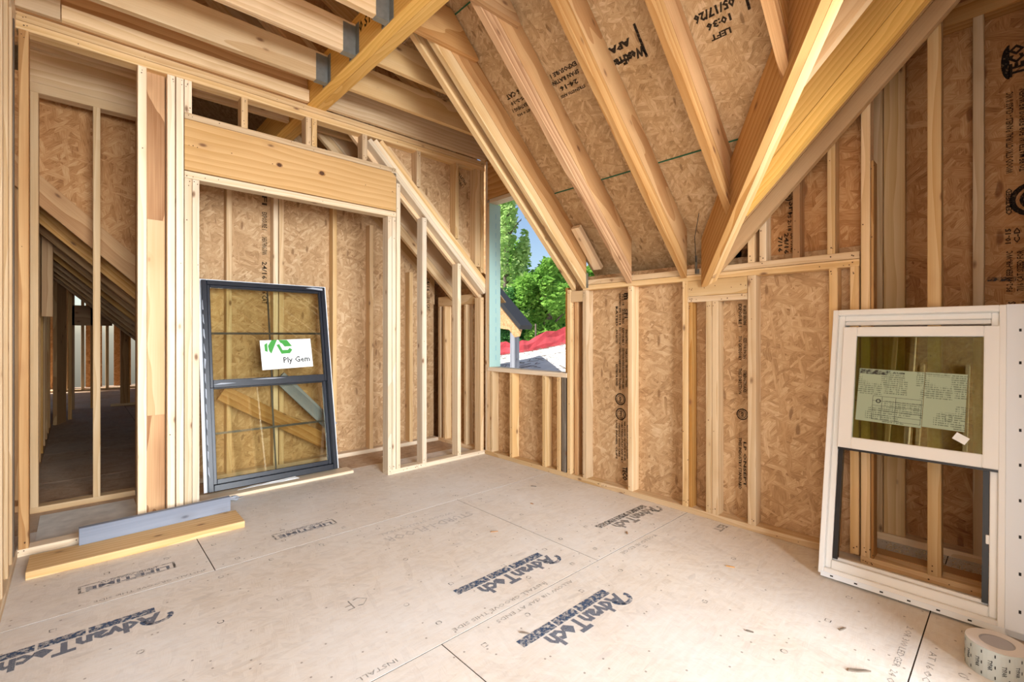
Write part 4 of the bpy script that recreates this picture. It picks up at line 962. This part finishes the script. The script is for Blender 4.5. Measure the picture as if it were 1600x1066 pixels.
def curved_text(s, a0, z0, length, h, mat='ink_print'):
    """vertical lettering wrapped on the roll"""
    me0 = text_mesh(s, mat, .02); xs = [v.co.x for v in me0.vertices]; ys = [v.co.y for v in me0.vertices]
    W, H = max(xs) - min(xs), max(ys) - min(ys); me = me0.copy(); R = TR + .0006
    for v in me.vertices:
        u = (v.co.x - min(xs)) / W * length; q = (v.co.y - min(ys)) / H * h
        a = a0 + q / R; v.co = (3.432 + R * math.cos(a), -.585 + R * math.sin(a), z0 - u)
    link(bpy.data.objects.new('lettering', me), body)
for k in range(12):
    curved_text('TYPAR', -PI * .98 + k * .42, .066 if k % 2 else .060, .034, .011)
    for zz in (.088, .018): curved_text('-', -PI * .98 + .2 + k * .42, zz, .010, .003)
    curved_text('-', -PI * .98 + .2 + k * .42, .052, .010, .003)

# ================================================================ LOOSE BOARDS on the floor
o = board('plank', None, (0.235, -3.045, .019), (0.245, -2.140, .019), .235, T, (1, 0, 0), 'pine'); tag(o, 'wide tan plank lying flat in front of the first opening', 'plank')
o = board('plank', None, (0.075, -2.862, .038 + .0445), (0.055, -2.165, .038 + .0445), .089, T, (0, 0, 1), 'weathered'); tag(o, 'grey weathered board standing on edge on the tan plank', 'plank')
o.matrix_basis = frame_mat((0.118, -2.515, .0383 + .0445), (-.02, .70, 0.0), yd=(0, 0, 1))

# slivers and chips
def sliver(x, y, L, w, ang, label, mat='fir_stain'):
    poly = [(-L / 2, -w * .2), (-L * .1, -w / 2), (L / 2, -w * .1), (L * .3, w * .3), (-L * .35, w / 2)]
    o = prism('wood_sliver', None, poly, Matrix.Translation((x, y, .0005)) @ Matrix.Rotation(ang, 4, 'Z'), .005, mat); return tag(o, label, 'wood chip', 'wood slivers on the floor')
sliver(3.115, -.93, .075, .012, .75, 'longest dark wood sliver on the floor at the lower right', 'grey_stud')
for x, y, a, lb in ((2.78, -.98, .3, 'small wood sliver left of the longest sliver'), (3.02, -.70, 1.2, 'small wood sliver in front of the white window corner'), (2.20, -1.62, .6, 'small sliver by the lower end of the nearest blue stamp'),
                    (1.95, -.55, 2.2, 'small sliver on the warm floor beside the far grey stamp'), (1.25, -.62, .1, 'small sliver on the floor between the far corner and the stamps'), (2.52, -.52, .4, 'small sliver on the shaded floor below the knee wall'),
                    (1.42, -1.10, 1.0, 'small sliver near the faint middle stamp'), (1.0, -.35, .5, 'small sliver closest to the window wall corner')):
    sliver(x, y, random.uniform(.025, .045), random.uniform(.005, .009), a, lb, random.choice(('grey_stud', 'pine_pale', 'fir_stain')))
sliver(-.55, -.75, .07, .05, .7, 'pale offcut chip on the closet floor', 'pine_pale')
# sawdust in the alcove
bm = bmesh.new()
for i in range(420):
    x, y = 3.0 + random.random() ** 1.5 * .4, .12 + random.random() * .28; r = random.uniform(.0015, .005)
    bmesh.ops.create_cone(bm, cap_ends=True, segments=4, radius1=r, radius2=r * .3, depth=r, matrix=Matrix.Translation((x, y, r / 2)))
me = bpy.data.meshes.new('sawdust'); bm.to_mesh(me); bm.free(); me.materials.append(M['sawdust'])
o = link(bpy.data.objects.new('sawdust', me)); tag(o, 'loose sawdust on the alcove floor behind the white window', 'sawdust', None, 'stuff')

# ================================================================ OUTSIDE
def gz(x, y): return 0.25 + .055 * (y - 2) + .17 * (x + 7.5) * min(1, max(0, (y - 4) / 4)) + .02 * math.sin(x * 1.3 + y)
def terrain(name, x0, x1, y0, y1, n, mat, fz):
    vs_ = [(x0 + (x1 - x0) * i / n, y0 + (y1 - y0) * j / n, 0) for j in range(n + 1) for i in range(n + 1)]
    vs_ = [(x, y, fz(x, y)) for x, y, _ in vs_]; fs = [(j * (n + 1) + i, j * (n + 1) + i + 1, (j + 1) * (n + 1) + i + 1, (j + 1) * (n + 1) + i) for j in range(n) for i in range(n)]
    return link(bpy.data.objects.new(name, new_mesh(name, vs_, fs, mat)))
gr = terrain('ground', -34, 0, 1.2, 32, 60, 'slab', gz); tag(gr, 'pale bare ground sloping up outside the window', None, None, 'structure')
g2 = terrain('ground', 7.1, 32, -14, 1.1, 10, 'slab', lambda x, y: -.3); tag(g2, 'level pale ground beside the house', None, None, 'structure')
# scattered branches on the ground
bm = bmesh.new()
for i in range(420):
    x, y = random.uniform(-9, 0), random.uniform(4.3, 7.6); a = random.uniform(0, PI); L = random.uniform(.1, .45); r = .008
    m = Matrix.Translation((x, y, gz(x, y) + .02)) @ Matrix.Rotation(a, 4, 'Z') @ Matrix.Rotation(random.uniform(-.2, .2), 4, 'Y') @ Matrix.Diagonal((L, r, r, 1))
    bmesh.ops.create_cube(bm, size=1.0, matrix=m)
me = bpy.data.meshes.new('brush_litter'); bm.to_mesh(me); bm.free(); me.materials.append(M['bark'])
tag(link(bpy.data.objects.new('brush_litter', me)), 'dark twigs strewn on the ground before the red fence', 'twigs', None, 'stuff')
# red fence
fe = empty('mesh_fence', (-5, 8, gz(-5, 8))); tag(fe, 'red plastic mesh fence along the slope outside the window', 'fence')
npt = 60; vs_, fs = [], []
for i in range(npt + 1):
    x = -16 + 20 * i / npt; y = 8 + .12 * math.sin(i * .9); h = .50 + .07 * math.sin(i * .7) + .06 * math.sin(i * 2.1)
    for k in range(4): vs_.append((x, y + .03 * math.sin(i + k * 2), gz(x, y) + h * k / 3 - .03))
for i in range(npt):
    for k in range(3): fs.append((i * 4 + k, (i + 1) * 4 + k, (i + 1) * 4 + k + 1, i * 4 + k + 1))
o = link(bpy.data.objects.new('mesh_panel', new_mesh('mesh_panel', vs_, fs, 'fence_red')), fe); md = o.modifiers.new('t', 'SOLIDIFY'); md.thickness = .01
for i in range(8):
    x = -15 + 2.6 * i; bbox('post', fe, x, x + .04, 8.05, 8.09, gz(x, 8) - .2, gz(x, 8) + .9, 'bark')
# eave of the neighbouring wing
ev = empty('roof_eave', (-3.2, 3, 1.0)); tag(ev, 'black roof edge with bare sheathing seen through the window', 'roof')
sl = (1.357 - 1.979) / (-2.546 + 3.261)
ez = lambda x: 1.357 + sl * (x + 2.546)
prism('gable_sheathing', ev, [(-6.0, ez(-6.0) - .13), (-2.60, ez(-2.60) - .13), (-2.66, 1.12), (-2.80, 1.10), (-2.95, 1.24), (-3.3, 1.28), (-6.0, 1.28)], frame_mat((0, 3.02, 0), (1, 0, 0), yd=(0, 0, 1)), -.012, 'osb')
prism('roof_slab', ev, [(-6.0, ez(-6.0)), (-2.50, ez(-2.50)), (-2.53, ez(-2.53) - .10), (-6.0, ez(-6) - .12)], frame_mat((0, 2.88, 0), (1, 0, 0), yd=(0, 0, 1)), -.30, 'black_roof')
bbox('post', ev, -2.97, -2.84, 3.06, 3.18, gz(-2.9, 3) - .3, 1.24, 'weathered')
# trees
LEAF = {}
def leaf_cloud(n, rx, rz, size, seed):
    rnd = random.Random(seed); vs_, fs = [], []
    cl = [(Vector((rnd.gauss(0, .45), rnd.gauss(0, .45), rnd.uniform(-1, 1))), rnd.uniform(.22, .42)) for _ in range(34)]
    for i in range(n):
        c, r = rnd.choice(cl); d = Vector((rnd.gauss(0, 1), rnd.gauss(0, 1), rnd.gauss(0, 1))).normalized() * r * rnd.random() ** .4
        p = Vector(((c.x + d.x) * rx, (c.y + d.y) * rx, (c.z + d.z * .8) * rz)); s = size * rnd.uniform(.6, 1.4)
        u = Vector((rnd.gauss(0, 1), rnd.gauss(0, 1), rnd.gauss(0, .6))).normalized(); w = u.orthogonal().normalized()
        b = len(vs_); vs_ += [p - u * s, p + w * s * .55, p + u * s, p - w * s * .55]; fs.append((b, b + 1, b + 2, b + 3))
    return vs_, fs
def tree(x, y, h, crown, rx, n, leaf, size, label, seed):
    z = gz(x, y); t = empty('tree', (x, y, z)); tag(t, label, 'tree', 'trees behind the red fence')
    rnd = random.Random(seed)
    rod('trunk', t, [(x, y, z - .3), (x + rnd.uniform(-.1, .1), y, z + h * .4), (x + rnd.uniform(-.25, .25), y, z + h * .8), (x + rnd.uniform(-.3, .3), y, z + h)], [.15, .12, .08, .03], 'bark', 8)
    for k in range(6):
        a = rnd.uniform(0, 2 * PI); zz = z + h * rnd.uniform(.3, .8)
        rod('branch', t, [(x, y, zz), (x + math.cos(a) * rx * .4, y + math.sin(a) * rx * .4, zz + .5), (x + math.cos(a) * rx * .75, y + math.sin(a) * rx * .75, zz + .8)], [.05, .03, .012], 'bark', 6)
    vs_, fs = leaf_cloud(n, rx, crown, size, seed)
    link(bpy.data.objects.new('foliage', new_mesh('foliage', vs_, fs, leaf)), t, Matrix.Translation((x, y, z + h * .62)))
tree(-12.9, 12.0, 11.0, 5.0, 1.3, 9000, 'leaf_light', .12, 'tall light green tree with a bare straight trunk, at the window left', 1)
tree(-13.0, 14.6, 4.2, 1.9, 1.5, 8000, 'leaf', .11, 'mid green rounded tree in the middle of the window view', 2)
tree(-9.4, 11.2, 3.4, 1.5, 1.2, 8000, 'leaf', .10, 'green tree at the right side of the window view', 3)
tree(-21.3, 19.0, 8.0, 3.6, 2.2, 8000, 'leaf', .16, 'tall green tree behind the light one', 4)
tree(-11.0, 10.2, 2.4, 1.2, 1.0, 7000, 'leaf_dark', .08, 'small dark shrub-like tree right above the red fence', 6)
tree(-17.2, 18.6, 4.6, 2.0, 2.0, 8000, 'leaf_dark', .14, 'deep green tree in the middle distance between its neighbours', 8)
tree(-12.4, 19.0, 5.0, 2.2, 2.6, 9000, 'leaf', .15, 'distant green tree filling the right of the window view', 9)
